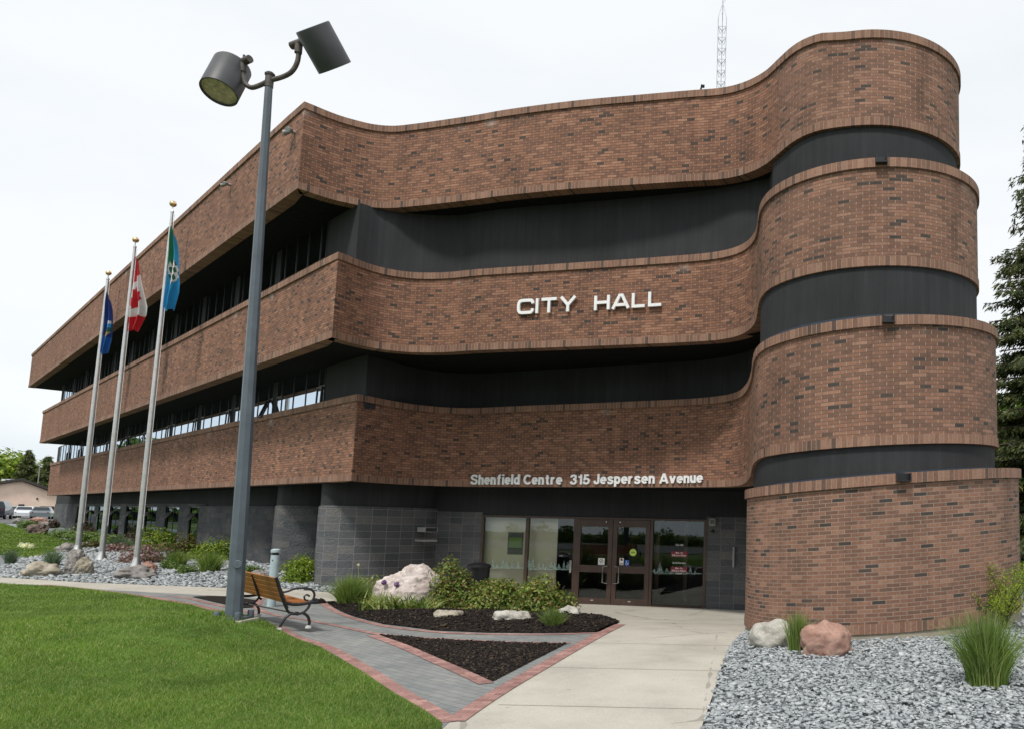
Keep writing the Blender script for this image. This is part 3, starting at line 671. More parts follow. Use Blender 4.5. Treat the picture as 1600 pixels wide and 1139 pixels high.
# end closures of the recessed storeys at the far left
for k in (1,2):
    c=LN[k][0]-nL*RC[k]; m=MB(); m.obox((*c,0),dL.to_3d(),(-nL).to_3d(),UP,-1.2,-.75,0,14,Z0[(k,'t')]-.2,Z0[(k+1,'b')]+.05); m.build('end_wall',mt['stucco'],hall)
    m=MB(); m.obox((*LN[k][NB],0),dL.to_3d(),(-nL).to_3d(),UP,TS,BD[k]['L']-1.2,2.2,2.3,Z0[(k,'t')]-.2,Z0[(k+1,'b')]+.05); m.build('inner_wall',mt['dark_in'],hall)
# ribbon windows
def ribbon_window(k,t0,wd,openk):
    """one bay: narrow split light, three tall panes, awning light, pier"""
    O=Vector((*(LN[k][NB]-nL*RC[k]),0)); ax=dL.to_3d(); ay=nL.to_3d(); zb=Z0[(k,'t')]-.12; zt=Z0[(k+1,'b')]+.08
    H=zt-zb; fr=MB(); fb=.026; dep=(-.02,.014)
    ws=[.42]+[(wd-.84-.36)/3]*3+[.42]; x=t0; cols=[]
    for w_ in ws: cols.append((x,x+w_)); x+=w_
    bx=lambda m,a,b,c,d,e0=dep[0],e1=dep[1]: m.obox(O,ax,ay,UP,a,b,e0,e1,c,d)
    for a,b in cols: bx(fr,a-fb/2,a+fb/2,zb,zt)
    bx(fr,x-fb/2,x+fb/2,zb,zt)
    bx(fr,t0+fb/2,x-fb/2,zb,zb+.05,-.018,.011); bx(fr,t0+fb/2,x-fb/2,zt-.05,zt,-.018,.011)
    hz=zb+.12+.55*min(1,H/1.3)
    for c in (0,4): bx(fr,cols[c][0]+fb/2,cols[c][1]-fb/2,hz,hz+.05,-.017,.01)
    f=fr.build('window',mt['dframe'],hall)
    g=MB()
    g.quad(*[tuple(O+ax*a+ay*-.004+UP*c) for a,c in ((t0,zb),(x,zb),(x,zt),(t0,zt))]); g.build('pane',mt['oglass'],f)
    r=random.Random(int(t0*10)+k)
    for a,b in cols[1:4]:
        if r.random()<.75:
            w0=r.choice((.25,.45,.8)); bl=MB(); bl.obox(O,ax,ay,UP,a+.03,a+.03+(b-a-.06)*w0,-.06,-.05,zb+(.0 if r.random()<.6 else .3),zt); bl.build('blind',mt['blind'],f)
    # opened awning sash hinged at its top
    c=cols[0]; sa=MB(); ang=math.radians(20 if openk else 1.5); hh=hz-zb-.02
    az=(UP*cos(ang)-ay*sin(ang)); ao=(ay*cos(ang)+UP*sin(ang)); O2=O+UP*hz+ay*.04
    a,b=c[0]+.03,c[1]-.03
    for q in ((a,b,-.05,0),(a,b,-hh,-hh+.05),(a,a+.05,-hh+.05,-.05),(b-.05,b,-hh+.05,-.05)): sa.obox(O2,ax,ao,az,q[0],q[1],0,.04,q[2],q[3])
    so=sa.build('sash',mt['dframe'],f)
    sg_=MB(); sg_.quad(*[tuple(O2+ax*x_+ao*.02+az*z_) for x_,z_ in ((a+.04,-hh+.04),(b-.04,-hh+.04),(b-.04,-.04),(a+.04,-.04))]); sg_.build('sash_pane',mt['carglass'],so) if openk else sg_.build('sash_pane',mt['oglass'],so)
    pr=MB(); pr.obox(O,ax,ay,UP,x+fb/2+.001,t0+wd-.02,-.1,.008,zb,zt); pr.build('pier',mt['stucco'],hall)
for k in (1,2):
    n=11; wd=(BD[k]['L']-1.3-TS)/n
    for i in range(n): ribbon_window(k,TS+i*wd+.02,wd,(i*7+k*3)%5==0)

# ground storey ------------------------------------------------------------
A=Vector((-8.6,22.95)); Bp=Vector((.75,21.45)); tD=(Bp-A).normalized(); nD=Vector((tD.y,-tD.x)); tD3,nD3=tD.to_3d(),nD.to_3d(); LD=(Bp-A).length
def sx(u,v=870):   # distance along the door wall for a photo column
    d=ray(u,v); d2=Vector((d.x,d.y)); # solve A+t*tD = k*d2
    M2=Matrix(((tD.x,-d2.x),(tD.y,-d2.y))); r=M2.inverted()@Vector((-A.x,-A.y)); return r.x
O=Vector((*A,0)); zg=-.32; zh=2.17
def uvq(m,P0,P1,z0,z1,s0,s1,zo=zg): m.quad((*P0,z0),(*P1,z0),(*P1,z1),(*P0,z1),uv=[(s0,z0-zo),(s1,z0-zo),(s1,z1-zo),(s0,z1-zo)])
jl,m1,dl,dm,dr,jr=[sx(u) for u in (750,822,898,957,1017,1103)]
m=MB(); uvq(m,A,A+tD*jl,zg-.1,zh+.08,0,jl); m.build('block_wall',mt['block'],hall); m=MB(); uvq(m,A+tD*jr,Bp,zg-.1,zh+.08,0,LD-jr); m.build('block_wall',mt['block'],hall)
m=MB(); A_=A-tD*.3; m.quad((*A_,zh+.08),(*Bp,zh+.08),(*Bp,3.4),(*A_,3.4)); m.quad((*(A+tD*jl),zh),(*(A+tD*jr),zh),(*(A+tD*jr),zh+.08),(*(A+tD*jl),zh+.08)); m.build('stucco_frieze',mt['stucco'],hall)
# storefront frame
def dbx(mb,s0,s1,d0,d1,z0,z1): mb.obox(O,tD3,nD3,UP,s0,s1,d0,d1,z0,z1)
fz=.045
m=MB()
for s_ in (jl,jr-.07): dbx(m,s_,s_+.07,-.09,.03,zg,zh)
dbx(m,m1-fz,m1+fz,-.09,.028,zg,zh-.06)
for s_ in (dl-.05,dr-.03): dbx(m,s_,s_+.08,-.09,.03,zg,zh-.06)
dbx(m,jl+.07,jr-.07,-.088,.029,zh-.06,zh-.001)
dbx(m,jl+.07,m1-fz,-.085,.025,zg,zg+.1); dbx(m,m1+fz,dl-.05,-.085,.025,zg,zg+.1); dbx(m,dr+.05,jr-.07,-.085,.025,zg,zg+.08)
sf=m.build('storefront',mt['frame'],hall)
for a,b in ((jl+.07,m1-fz),(m1+fz,dl-.05),(dr+.05,jr-.07)):
    m=MB(); m.quad(*[tuple(O+tD3*x+nD3*-.03+UP*z) for x,z in ((a,zg+.09),(b,zg+.09),(b,zh-.06),(a,zh-.06))]); m.build('pane',mt['glass'],sf)
# frosted pine silhouettes along the panes
rr=random.Random(4)
for a,b in ((jl+.12,m1-.06),(m1+.08,dl-.08),(dr+.1,jr-.12)):
    x=a; m=MB()
    while x<b-.12:
        h=rr.uniform(.1,.3); w=rr.uniform(.06,.11); z0=zg+.98+rr.uniform(-.02,.03)
        for q in range(3):
            zz0=z0+h*q*.27; ww=w*(1-q*.27); dd=-.026+.0005*q
            m.poly([tuple(O+tD3*xx+nD3*dd+UP*z_) for xx,z_ in ((x-ww,zz0),(x+ww,zz0),(x,zz0+h*.48))])
        x+=rr.uniform(.09,.2)
    m.quad(*[tuple(O+tD3*x_+nD3*-.0262+UP*z) for x_,z in ((a,zg+.93),(b,zg+.97),(b,zg+1.0),(a,zg+.985))])
    m.build('frosted_decal',mt['frost'],sf)
# interior of the lobby
m=MB(); dbx(m,jl-.3,m1+ (dl-m1)*.55,-.33,-.3,zg,zh+.3); m.build('lobby_wall',mt['beige'],hall)
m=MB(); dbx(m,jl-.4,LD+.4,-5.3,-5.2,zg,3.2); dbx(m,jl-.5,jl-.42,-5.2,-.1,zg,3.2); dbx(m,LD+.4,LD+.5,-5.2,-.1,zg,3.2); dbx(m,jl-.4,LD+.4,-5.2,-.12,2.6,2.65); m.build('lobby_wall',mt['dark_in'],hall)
m=MB(); dbx(m,jl-.4,LD+.4,-5.2,-.1,zg-.1,zg-.02); m.build('lobby_floor',mt['beige'],hall)
nb=MB(); dbx(nb,m1-.72,m1-.24,-.295,-.285,zg+1.35,zg+2.0); nb.build('notice_board',mt['blocks'],hall)
nb=MB(); dbx(nb,m1-.68,m1-.28,-.283,-.278,zg+1.55,zg+1.85); nb.build('notice',mt['greensign'],hall)
for s_ in (dl+.42,dr-.45,dr+.45): 
    m=MB(); dbx(m,s_,s_+.12,-2.4,-2.3,zg,zh+.2); m.build('inner_door_frame',mt['frame'],hall)
# doors
def door(s0,s1,hs):
    f=MB(); st=.13; zt=zh-.065; z0=zg+.015
    dbx(f,s0,s0+st,-.05,.045,z0,zt); dbx(f,s1-st,s1,-.05,.045,z0,zt)
    for a,b in ((z0,z0+.2),(zg+.93,zg+1.13),(zt-.2,zt)): dbx(f,s0+st,s1-st,-.05,.043,a,b)
    d=f.build('door',mt['frame'],hall,bevel=.004)
    g=MB()
    for a,b in ((z0+.2,zg+.93),(zg+1.13,zt-.2)): g.quad(*[tuple(O+tD3*x+nD3*.0+UP*z) for x,z in ((s0+st,a),(s1-st,a),(s1-st,b),(s0+st,b))])
    g.build('pane',mt['glass'],d)
    hx=(s1-.1) if hs>0 else (s0+.1); h=MB(); q=-.13*hs
    h.tube([O+tD3*hx+nD3*.045+UP*(zg+1.12),O+tD3*hx+nD3*.11+UP*(zg+1.12),O+tD3*(hx+q)+nD3*.13+UP*(zg+1.1),O+tD3*(hx+q)+nD3*.13+UP*(zg+.66),O+tD3*hx+nD3*.11+UP*(zg+.64),O+tD3*hx+nD3*.045+UP*(zg+.64)],.016,8)
    h.build('handle',mt['chrome'],d,smooth=True)
    h=MB(); dbx(h,(s0+s1)/2-.04,(s0+s1)/2+.04,.043,.05,z0+.12,z0+.15); h.lathe(O+tD3*(s1-.2 if hs>0 else s0+.2)+nD3*.043+UP*(zt-.06),[(.015,0),(.015,.01)],8,nD3); h.build('hardware',mt['chrome'],d)
    return d
d1=door(dl+.035,dm-.006,1); d2=door(dm+.006,dr-.035,-1)
def sticker(par,s,z,w,h,mat,name='sticker',d=.006): 
    q=MB(); dbx(q,s-w/2,s+w/2,d,d+.002,z-h/2,z+h/2); return q.build(name,mat,par)
s_=sx(940); a=sticker(d1,s_,zg+1.24,.19,.19,mt['white']); 
q=MB(); c=O+tD3*s_+nD3*.0095+UP*(zg+1.25)
q.lathe(c,[(.06,0),(.06,.001)],20,nD3); q.build('prohibition_ring',mt['red'],a)
q=MB(); q.lathe(c+nD3*.0015,[(.046,0),(.046,.001)],20,nD3); q.build('ring_centre',mt['white'],a)
q=MB(); q.obox(c+nD3*.003,tD3,nD3,UP,-.03,.03,0,.0006,-.008,.008); ax2=(tD3+UP).normalized(); az2=(UP-tD3).normalized(); q.obox(c+nD3*.0045,ax2,nD3,az2,-.05,.05,0,.0006,-.006,.006); q.build('cigarette_symbol',mt['black'],a)
s_=sx(971.5); a=sticker(d2,s_,zg+1.255,.12,.2,mt['white']); q=MB(); q.lathe(O+tD3*s_+nD3*.0095+UP*(zg+1.31),[(.038,0),(.038,.001)],16,nD3); q.build('red_mark',mt['red'],a)
q=MB(); dbx(q,s_-.05,s_+.05,.0088,.0098,zg+1.2,zg+1.215); dbx(q,s_-.05,s_+.05,.0088,.0098,zg+1.17,zg+1.18); q.build('red_line',mt['red'],a)
s_=sx(980); a=sticker(d2,s_,zg+1.22,.13,.16,mt['blue'],d=.011)
q=MB(); c=O+tD3*s_+nD3*.0138+UP*(zg+1.2)
q.tube([c+(tD3*cos(t)+UP*sin(t))*.036 for t in [math.radians(x) for x in range(-210,60,18)]],.006,5); q.tube([c+UP*.062+tD3*-.01,c+UP*.02+tD3*-.01,c+UP*.015+tD3*.022,c+UP*-.022+tD3*.035],.007,5); q.lathe(c+UP*.07+tD3*-.01,[(.01,0),(.01,.002)],10,nD3); q.build('wheelchair_symbol',mt['white'],a)
s_=sx(989); q=MB(); q.lathe(O+tD3*s_+nD3*.006+UP*(zg+1.52),[(.1,0),(.1,.003)],28,nD3); a=q.build('round_sticker',mt['lime'],d2)
q=MB(); dbx(q,s_-.06,s_+.06,.0095,.0103,zg+1.5,zg+1.54); q.build('sticker_band',mt['greensign'],a)
# text helper: letters built as thick strokes
def arc(cx,cy,rx,ry,a0,a1,n=14): return [(cx+rx*cos(math.radians(a0+(a1-a0)*i/n)),cy+ry*sin(math.radians(a0+(a1-a0)*i/n))) for i in range(n+1)]
def cv(*p): return [tuple(q) for q in cr([Vector(x) for x in p],4)]
GL={'S':[cv((.62,.72),(.52,.86),(.34,.91),(.17,.86),(.11,.72),(.18,.59),(.36,.51),(.54,.42),(.61,.28),(.54,.14),(.34,.09),(.14,.14),(.07,.3))],
'C':[arc(.41,.5,.32,.41,42,318)],'e':[[(.1,.37),(.50,.37)]+arc(.3,.365,.2,.275,0,318)[1:]],
'h':[[(.1,0),(.1,1)],cv((.1,.42),(.16,.58),(.28,.64),(.4,.6),(.45,.46))+[(.45,0)]],'n':[[(.1,0),(.1,.74)],cv((.1,.42),(.16,.58),(.28,.64),(.4,.6),(.45,.46))+[(.45,0)]],
'r':[[(.1,0),(.1,.74)],cv((.1,.38),(.16,.56),(.26,.64),(.36,.64))],'f':[cv((.37,.91),(.28,.91),(.2,.86),(.18,.7))+[(.18,0)],[(.03,.65),(.35,.65)]],
'i':[[(.1,0),(.1,.74)],[(.1,.84),(.1,1)]],'l':[[(.1,0),(.1,1)]],'d':[arc(.28,.365,.19,.275,0,360),[(.47,0),(.47,1)]],'p':[arc(.29,.365,.19,.275,0,360),[(.1,-.26),(.1,.74)]],
't':[[(.19,.95)]+cv((.19,.3),(.2,.15),(.26,.08),(.35,.08)),[(.03,.65),(.35,.65)]],'s':[cv((.44,.52),(.38,.62),(.25,.66),(.12,.62),(.1,.52),(.16,.43),(.27,.37),(.4,.31),(.45,.21),(.39,.11),(.26,.07),(.1,.11),(.05,.22))],
'3':[cv((.08,.72),(.16,.86),(.32,.91),(.48,.86),(.53,.72),(.46,.58),(.28,.53)),cv((.28,.53),(.48,.47),(.56,.3),(.48,.14),(.32,.09),(.14,.14),(.06,.3))],
'1':[[(.3,0),(.3,1)],[(.06,.72),(.28,.78)]],'5':[[(.54,.91),(.18,.91),(.13,.5)]+cv((.16,.5),(.3,.58),(.48,.51),(.55,.32),(.47,.14),(.3,.09),(.12,.14),(.06,.28))],
'J':[[(.44,1),(.44,.32)]+cv((.44,.3),(.4,.14),(.26,.09),(.12,.14),(.08,.34))[1:]],'A':[[(.07,0),(.39,1)],[(.73,0),(.41,1)],[(.2,.28),(.6,.28)]],
'v':[[(.07,.74),(.27,.02)],[(.49,.74),(.29,.02)]],'u':[[(.1,.74)]+cv((.1,.28),(.15,.13),(.27,.08),(.39,.14),(.45,.28)),[(.45,.74),(.45,0)]]}
GW={'C':[[(1.2,.68),(1.18,.8),(1.08,.9),(.94,.91),(.36,.91),(.2,.87),(.12,.76),(.1,.6),(.1,.4),(.12,.24),(.2,.13),(.36,.09),(.94,.09),(1.08,.1),(1.18,.2),(1.2,.34)]],
'I':[[(.11,0),(.11,1)]],'T':[[(.0,.91),(1.15,.91)],[(.575,0),(.575,.82)]],'Y':[[(.08,1),(.6,.46)],[(1.14,1),(.62,.46)],[(.61,0),(.61,.5)]],
'H':[[(.1,0),(.1,1)],[(1.05,0),(1.05,1)],[(.2,.52),(.95,.52)]],'A':[[(.09,0),(.6,.98)],[(1.23,0),(.72,.98)],[(.33,.27),(1.0,.27)],[(.5,.92),(.82,.92)]],'L':[[(.1,1),(.1,0)],[(.2,.09),(.95,.09)]]}
def place_glyphs(word,font,fn,width,height,ext,mat,parent,t=.19,gap=.1):
    x=0; lay=[]
    for ch in word:
        g=font[ch]; x0=min(p[0] for st in g for p in st)-t/2; x1=max(p[0] for st in g for p in st)+t/2; lay.append((ch,x-x0)); x+=x1-x0+gap
    W=x-gap; sc=width/W
    for ch,ox in lay:
        m=MB()
        for si,st in enumerate(font[ch]):
            n=len(st); Lf=[];Rt=[]; closed=(Vector(st[0])-Vector(st[-1])).length<1e-4
            for i,p in enumerate(st):
                p=Vector(p); a=(p-Vector(st[i-1 if i else (n-2 if closed else 0)])); b=(Vector(st[i+1 if i<n-1 else (1 if closed else n-1)])-p)
                if a.length<1e-6:a=b
                if b.length<1e-6:b=a
                a.normalize();b.normalize(); tt=(a+b).normalized(); nn=Vector((-tt.y,tt.x)); k=t/2/max(.5,nn.dot(Vector((-a.y,a.x)))); Lf.append(p+nn*k);Rt.append(p-nn*k)
            dd=ext+si*.0012
            f=lambda q,d:tuple(fn((q.x+ox)*sc,q.y*height,d))
            for i in range(n-1):
                m.quad(f(Rt[i],dd),f(Rt[i+1],dd),f(Lf[i+1],dd),f(Lf[i],dd)); m.quad(f(Lf[i],dd),f(Lf[i+1],dd),f(Lf[i+1],0),f(Lf[i],0)); m.quad(f(Rt[i],0),f(Rt[i+1],0),f(Rt[i+1],dd),f(Rt[i],dd))
            if not closed:
                m.quad(f(Lf[0],dd),f(Lf[0],0),f(Rt[0],0),f(Rt[0],dd)); m.quad(f(Rt[-1],dd),f(Rt[-1],0),f(Lf[-1],0),f(Lf[-1],dd))
        m.build('letter',mat,parent)
# text helper -------------------------------------------------------------
def text_mesh(body,size,off,ext,sxx=1.,sp=1.):
    c=bpy.data.curves.new('t','FONT'); c.body=body; c.size=size; c.offset=off; c.extrude=ext; c.space_character=sp; c.resolution_u=4
    o=bpy.data.objects.new('t',c); COL.objects.link(o); dg=bpy.context.evaluated_depsgraph_get(); me=bpy.data.meshes.new_from_object(o.evaluated_get(dg))
    bpy.data.objects.remove(o); bpy.data.curves.remove(c); 
    for v in me.vertices: v.co.x*=sxx
    return me
def place_text(name,body,fn,width,height,off,ext,mat,parent,sp=1.):
    """fn(s,z,d)->world point; text fitted to width x cap height"""
    me=text_mesh(body,1,off,.1,1,sp); cap=text_mesh('H',1,off,.1); ch=max(v.co.y for v in cap.vertices)-min(v.co.y for v in cap.vertices); cb=min(v.co.y for v in cap.vertices); bpy.data.meshes.remove(cap)
    x0=min(v.co.x for v in me.vertices);x1=max(v.co.x for v in me.vertices)
    for v in me.vertices:
        v.co=fn((v.co.x-x0)/(x1-x0)*width,(v.co.y-cb)/ch*height,ext if v.co.z>0 else 0)
    me.materials.clear(); me.materials.append(mat); o=bpy.data.objects.new(name,me); COL.objects.link(o); o.parent=parent; o.matrix_parent_inverse=pinv(parent); return o
# hours written on the right-hand pane
s0=sx(1062)-.02
for txt,z,h,wd,bg in (('City Hall',1.62,.05,.22,0),('Mon - Fri',1.4,.05,.2,1),('8:30 am to 4:30 pm',1.33,.05,.4,2),('City Hall Drive Centre',1.12,.05,.38,1),('Mon - Fri',.97,.05,.2,1),('8:30 am to 4:30 pm',.9,.05,.4,2),('Closed',.83,.045,.16,1)):
    zc=zg+z+.12
    place_text('window_lettering',txt,lambda s,z_,d,zc=zc,wd=wd:O+tD3*(s0-wd/2+s)+nD3*(-.02+d)+UP*(zc+z_),wd,h,.012,.002,mt['white'],sf)
for z in (1.5,1.07):
    q=MB(); dbx(q,s0-.23,s0+.23,-.026,-.0245,zg+z-.07,zg+z+.08); q.build('red_panel',mt['red'],sf)
# wall fittings
s_=sx(1113); q=MB(); dbx(q,s_-.09,s_+.09,0,.13,zh-.17,zh+.04); a=q.build('wall_speaker',mt['grey'],hall,bevel=.01); q=MB(); dbx(q,s_-.06,s_+.06,.13,.136,zh-.12,zh+.0); q.build('grille',mt['blocks'],a)
q=MB(); q.lathe(O+tD3*s_+nD3*.02+UP*(zh-.32),[(.045,0),(.04,.06),(.02,.08)],12,nD3); q.build('camera',mt['black'],hall)
q=MB(); dbx(q,LD-.55,LD-.5,.02,.12,zg+1.2,zg+1.75); q.build('plaque',mt['grey'],hall)
# door left: card reader
q=MB(); dbx(q,dl-.13,dl-.07,.03,.06,zg+.9,zg+1.25); q.build('card_reader',mt['grey'],hall)

# curved block walls by the corner
def scallop(P,name='curved_block_wall',top=2.32,sup=3.3,n=10,mat=None):
    C=cr([Vector(p) for p in P],n); s=arcl(C); m=MB()
    for i in range(len(C)-1): uvq(m,C[i],C[i+1],-.35,top,s[i],s[i+1],-.35)
    m.build(name,mat or mt['blocks'],hall,smooth=True)
    m=MB(); nr=normals(C)
    for i in range(len(C)-1): m.quad((*(C[i]-nr[i]*.04),top),(*(C[i+1]-nr[i+1]*.04),top),(*(C[i+1]-nr[i+1]*.04),sup),(*(C[i]-nr[i]*.04),sup))
    m.build('stucco_frieze',mt['stucco'],hall,smooth=True)
    m=MB()
    for i in range(len(C)-1): m.quad((*(C[i]+nr[i]*.006),top-.012),(*(C[i+1]+nr[i+1]*.006),top-.012),(*(C[i+1]-nr[i+1]*.04),top+.006),(*(C[i]-nr[i]*.04),top+.006))
    m.build('drip_edge',mt['ledge'],hall)
scallop([(-11.6,21.9),(-11.05,21.05),(-10.5,20.95),(-9.9,21.15),(-9.35,21.6),(-8.95,22.15),(-8.7,22.6),(-8.6,22.95)],mat=mt['block'])
scallop([(-14.6,24.9),(-13.9,23.85),(-13.3,23.75),(-12.6,23.95),(-12.0,24.5),(-11.6,25.3),(-11.4,26.2)])
scallop([(-22.3,32.6),(-20,30.5),(-18,28.7),(-16.4,27.3),(-15.6,27.1),(-14.9,27.4),(-14.4,28.1),(-14.2,29)])
# intercom and mail slot on the corner wall
for (u,v,w,h,mm,nm) in ((672,827,.26,.13,'ledge','intercom'),(670,844,.3,.05,'ledge','mail_slot')):
    c=at(u,v,22.05); q=MB(); tt=Vector((.55,.83,0)).normalized(); nn=Vector((.83,-.55,0)); q.obox(c,tt,nn,UP,-w*.8,w*.8,-.3,.06,-h/2,h/2); a=q.build(nm,mt[mm],hall)
    if nm=='intercom': 
        q=MB(); q.obox(c+nn*.061,tt,nn,UP,-w*.7,w*.7,0,.004,-h*.4,h*.4); q.build('face',mt['stucco'],a)
# straight ground wall on the left side with windows
dn=9.35
def lp(t,d=0): # point along the left ground wall, t measured from the foot of the corner
    base=Vector((-.669,-.743))*-dn+dL*0; o_=Vector((-22.3,32.6)); return o_+dL*t+nL*d
def lt(u):
    d=ray(u,815); d2=Vector((d.x,d.y)); o_=Vector((-22.3,32.6)); M2=Matrix(((dL.x,-d2.x),(dL.y,-d2.y))); r=M2.inverted()@Vector((-o_.x,-o_.y)); return r.x
Lend=38.2
wins=[(320,293),(278,257),(243,224),(215,195),(186,170),(166,150),(145,133),(130,117)]
wt=[(lt(a),lt(b)) for a,b in wins]; zs,ze=.62,2.3
prev=0; m=MB()
for a,b in wt: uvq(m,lp(a),lp(prev),-.3,2.42,a,prev,-.35); prev=b
uvq(m,lp(Lend),lp(prev),-.3,2.42,Lend,prev,-.35)
for a,b in wt: uvq(m,lp(b),lp(a),-.3,zs,b,a,-.35); uvq(m,lp(b),lp(a),ze,2.42,b,a,-.35)
e=lp(Lend)-nL*14; m.quad((*e,-.3),(*lp(Lend),-.3),(*lp(Lend),2.42),(*e,2.42),uv=[(0,0),(14,0),(14,2.7),(0,2.7)])
m.build('block_wall',mt['blocks'],hall)
m=MB(); m.quad((*lp(Lend,-.04),2.42),(*lp(0,-.04),2.42),(*lp(0,-.04),3.1),(*lp(Lend,-.04),3.1)); m.quad((*e,2.42),(*lp(Lend,-.04),2.42),(*lp(Lend,-.04),3.1),(*e,3.1)); m.build('stucco_frieze',mt['stucco'],hall)
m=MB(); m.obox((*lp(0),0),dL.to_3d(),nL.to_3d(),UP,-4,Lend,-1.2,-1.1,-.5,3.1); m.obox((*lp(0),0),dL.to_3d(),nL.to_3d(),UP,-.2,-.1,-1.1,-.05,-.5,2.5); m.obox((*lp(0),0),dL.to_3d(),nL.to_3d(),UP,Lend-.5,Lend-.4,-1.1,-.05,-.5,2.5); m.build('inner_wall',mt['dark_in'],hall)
for i,(a,b) in enumerate(wt):
    O_=Vector((*lp(a),0)); ax=dL.to_3d(); ay=nL.to_3d(); w=b-a; f=MB()
    f.obox(O_,ax,ay,UP,0,.05,-.1,-.05,zs,ze); f.obox(O_,ax,ay,UP,w-.05,w,-.1,-.05,zs,ze); f.obox(O_,ax,ay,UP,w/2-.02,w/2+.02,-.1,-.055,zs,ze); f.obox(O_,ax,ay,UP,.05,w-.05,-.1,-.052,ze-.05,ze)
    fo=f.build('window',mt['dframe'],hall)
    g=MB(); g.quad(*[tuple(O_+ax*x+ay*-.07+UP*z) for x,z in ((0,zs),(w,zs),(w,ze),(0,ze))]); g.build('pane',mt['gglass'],fo)
    g=MB(); g.obox(O_,ax,ay,UP,-.02,w+.02,-.1,.05,zs-.05,zs); g.build('sill',mt['ledge'],fo)
    g=MB(); g.obox(O_,ax,ay,UP,0,w,-.9,-.8,zs,ze); g.build('curtain',mt['blind'] if i%2 else mt['dark_in'],fo)
    if i!=7:
        v=MB(); an=math.radians(38); az=(UP*cos(an)-ay*sin(an))*1; ao=(ay*cos(an)+UP*sin(an)); v.obox(O_+UP*(ze-.3)+ay*-.02,ax,ao,az,w*.52,w*.92,0,.03,-.42,0); vo=v.build('vent_sash',mt['dframe'],fo)
        v=MB(); v.obox(O_+UP*(ze-.3)+ay*-.02,ax,ao,az,w*.55,w*.89,-.006,-.002,-.38,-.2); v.build('vent_pane',mt['ledge'],vo)

# tower base tier ------------------------------------------------------------
tc=Vector((3.0,15.2)); TR=2.6; m=MB(); n=110; a0,a1=math.radians(120),math.radians(400)
ring=[tc+Vector((cos(a0+(a1-a0)*i/n),sin(a0+(a1-a0)*i/n)))*TR for i in range(n+1)]; s=arcl(ring); nr=normals(ring); s0s=.092
zt=[2.74+s0s*(p.x-.5) for p in ring]; zb=[.155+.105*(p.x-.5) for p in ring]
for i in range(n): m.quad((*ring[i],zb[i]),(*ring[i+1],zb[i+1]),(*ring[i+1],zt[i+1]),(*ring[i],zt[i]),uv=[(s[i],0),(s[i+1],0),(s[i+1],2.6),(s[i],2.6)])
mt['brick_base']=bricks('tower_base_brick',.225,.0667,.05,.16,PALT,(.36,.29,.23),stain=2.35)
m.build('brick_wall',mt['brick_base'],hall,smooth=True)
for z0_,z1_,pr,base,nm in ((-.16,.012,.05,zt,'coping'),(-.0,.16,.012,zb,'soldier_course')):
    m=MB()
    for i in range(n):
        j=i+1; q=lambda a,o,dz:(*(ring[a]+nr[a]*o),base[a]+dz); u=[(s[i],0),(s[j],0),(s[j],1),(s[i],1)]
        m.quad(q(i,pr,z0_),q(j,pr,z0_),q(j,pr,z1_),q(i,pr,z1_),uv=u); m.quad(q(i,pr,z1_),q(j,pr,z1_),q(j,-.35,z1_),q(i,-.35,z1_),uv=u); m.quad(q(i,-.01,z0_),q(j,-.01,z0_),q(j,pr,z0_),q(i,pr,z0_),uv=u)
    m.build(nm,mt['soldier'],hall,smooth=True)
m=MB()
for i in range(n): m.quad((*(ring[i]+nr[i]*-.012),-.5),(*(ring[i+1]+nr[i+1]*-.012),-.5),(*(ring[i+1]+nr[i+1]*-.012),zb[i+1]),(*(ring[i]+nr[i]*-.012),zb[i]))
m.build('foundation',mt['conc2'],hall,smooth=True)
# dark wall between base tier and band 1
m=MB(); P=LN[1]; nr1=normals(P,NB)
ii=list(range(NB+NC-6,NN-1))
for i in ii:
    q=lambda a,z:(*(P[a]-nr1[a]*.05),z)
    m.quad(q(i,2.6),q(i+1,2.6),q(i+1,zz(1,'b',i+1,P[i+1])+.05),q(i,zz(1,'b',i,P[i])+.05))
m.build('recessed_wall',mt['stucco'],hall,smooth=True)
m=MB(); m.poly([(*p,2.66+s0s*(p.x-.5)) for p in ring]); m.build('ledge',mt['roof'],hall)
# blue-grey flashing line and scuppers
mt['flash']=simple('blue_flashing',(.022,.036,.06),.5)
def scupper(u,v,c,R,w,z):
    d=ray(u,v); th=None
    # ray / circle in plan
    d2=Vector((d.x,d.y)).normalized(); cc=Vector(c); b=d2.dot(cc); q=b-math.sqrt(max(0,R*R-(cc.length_squared-b*b))); p=d2*q; nn=(p-cc).normalized(); tt=Vector((-nn.y,nn.x))
    m=MB(); P3=Vector((*p,z)); m.obox(P3,tt.to_3d(),nn.to_3d(),UP,-w,w,-.1,.16,-.09,-.07)
    for a in (-w,w-.02): m.obox(P3,tt.to_3d(),nn.to_3d(),UP,a,a+.02,-.1,.16,-.07,.05)
    m.obox(P3,tt.to_3d(),nn.to_3d(),UP,-w+.02,w-.02,-.1,.05,-.07,.049); m.build('scupper',mt['black'],hall)
scupper(1376,247,BD[2]['c'],BD[2]['R'],.1,Z2t+.14)
scupper(1387,493,BD[1]['c'],BD[1]['R'],.1,Z1t+.42)
scupper(1410,746,tuple(tc),TR,.12,2.92)
m=MB(); P=LN[1]
for i in range(NB+NC+4,NN-1):
    q=lambda a,dz:(*(P[a]-nr1[a]*.03),2.74+s0s*(P[a].x-.5)+dz)
    m.quad(q(i,-.05),q(i+1,-.05),q(i+1,.05),q(i,.05))
m.build('flashing',mt['flash'],hall)

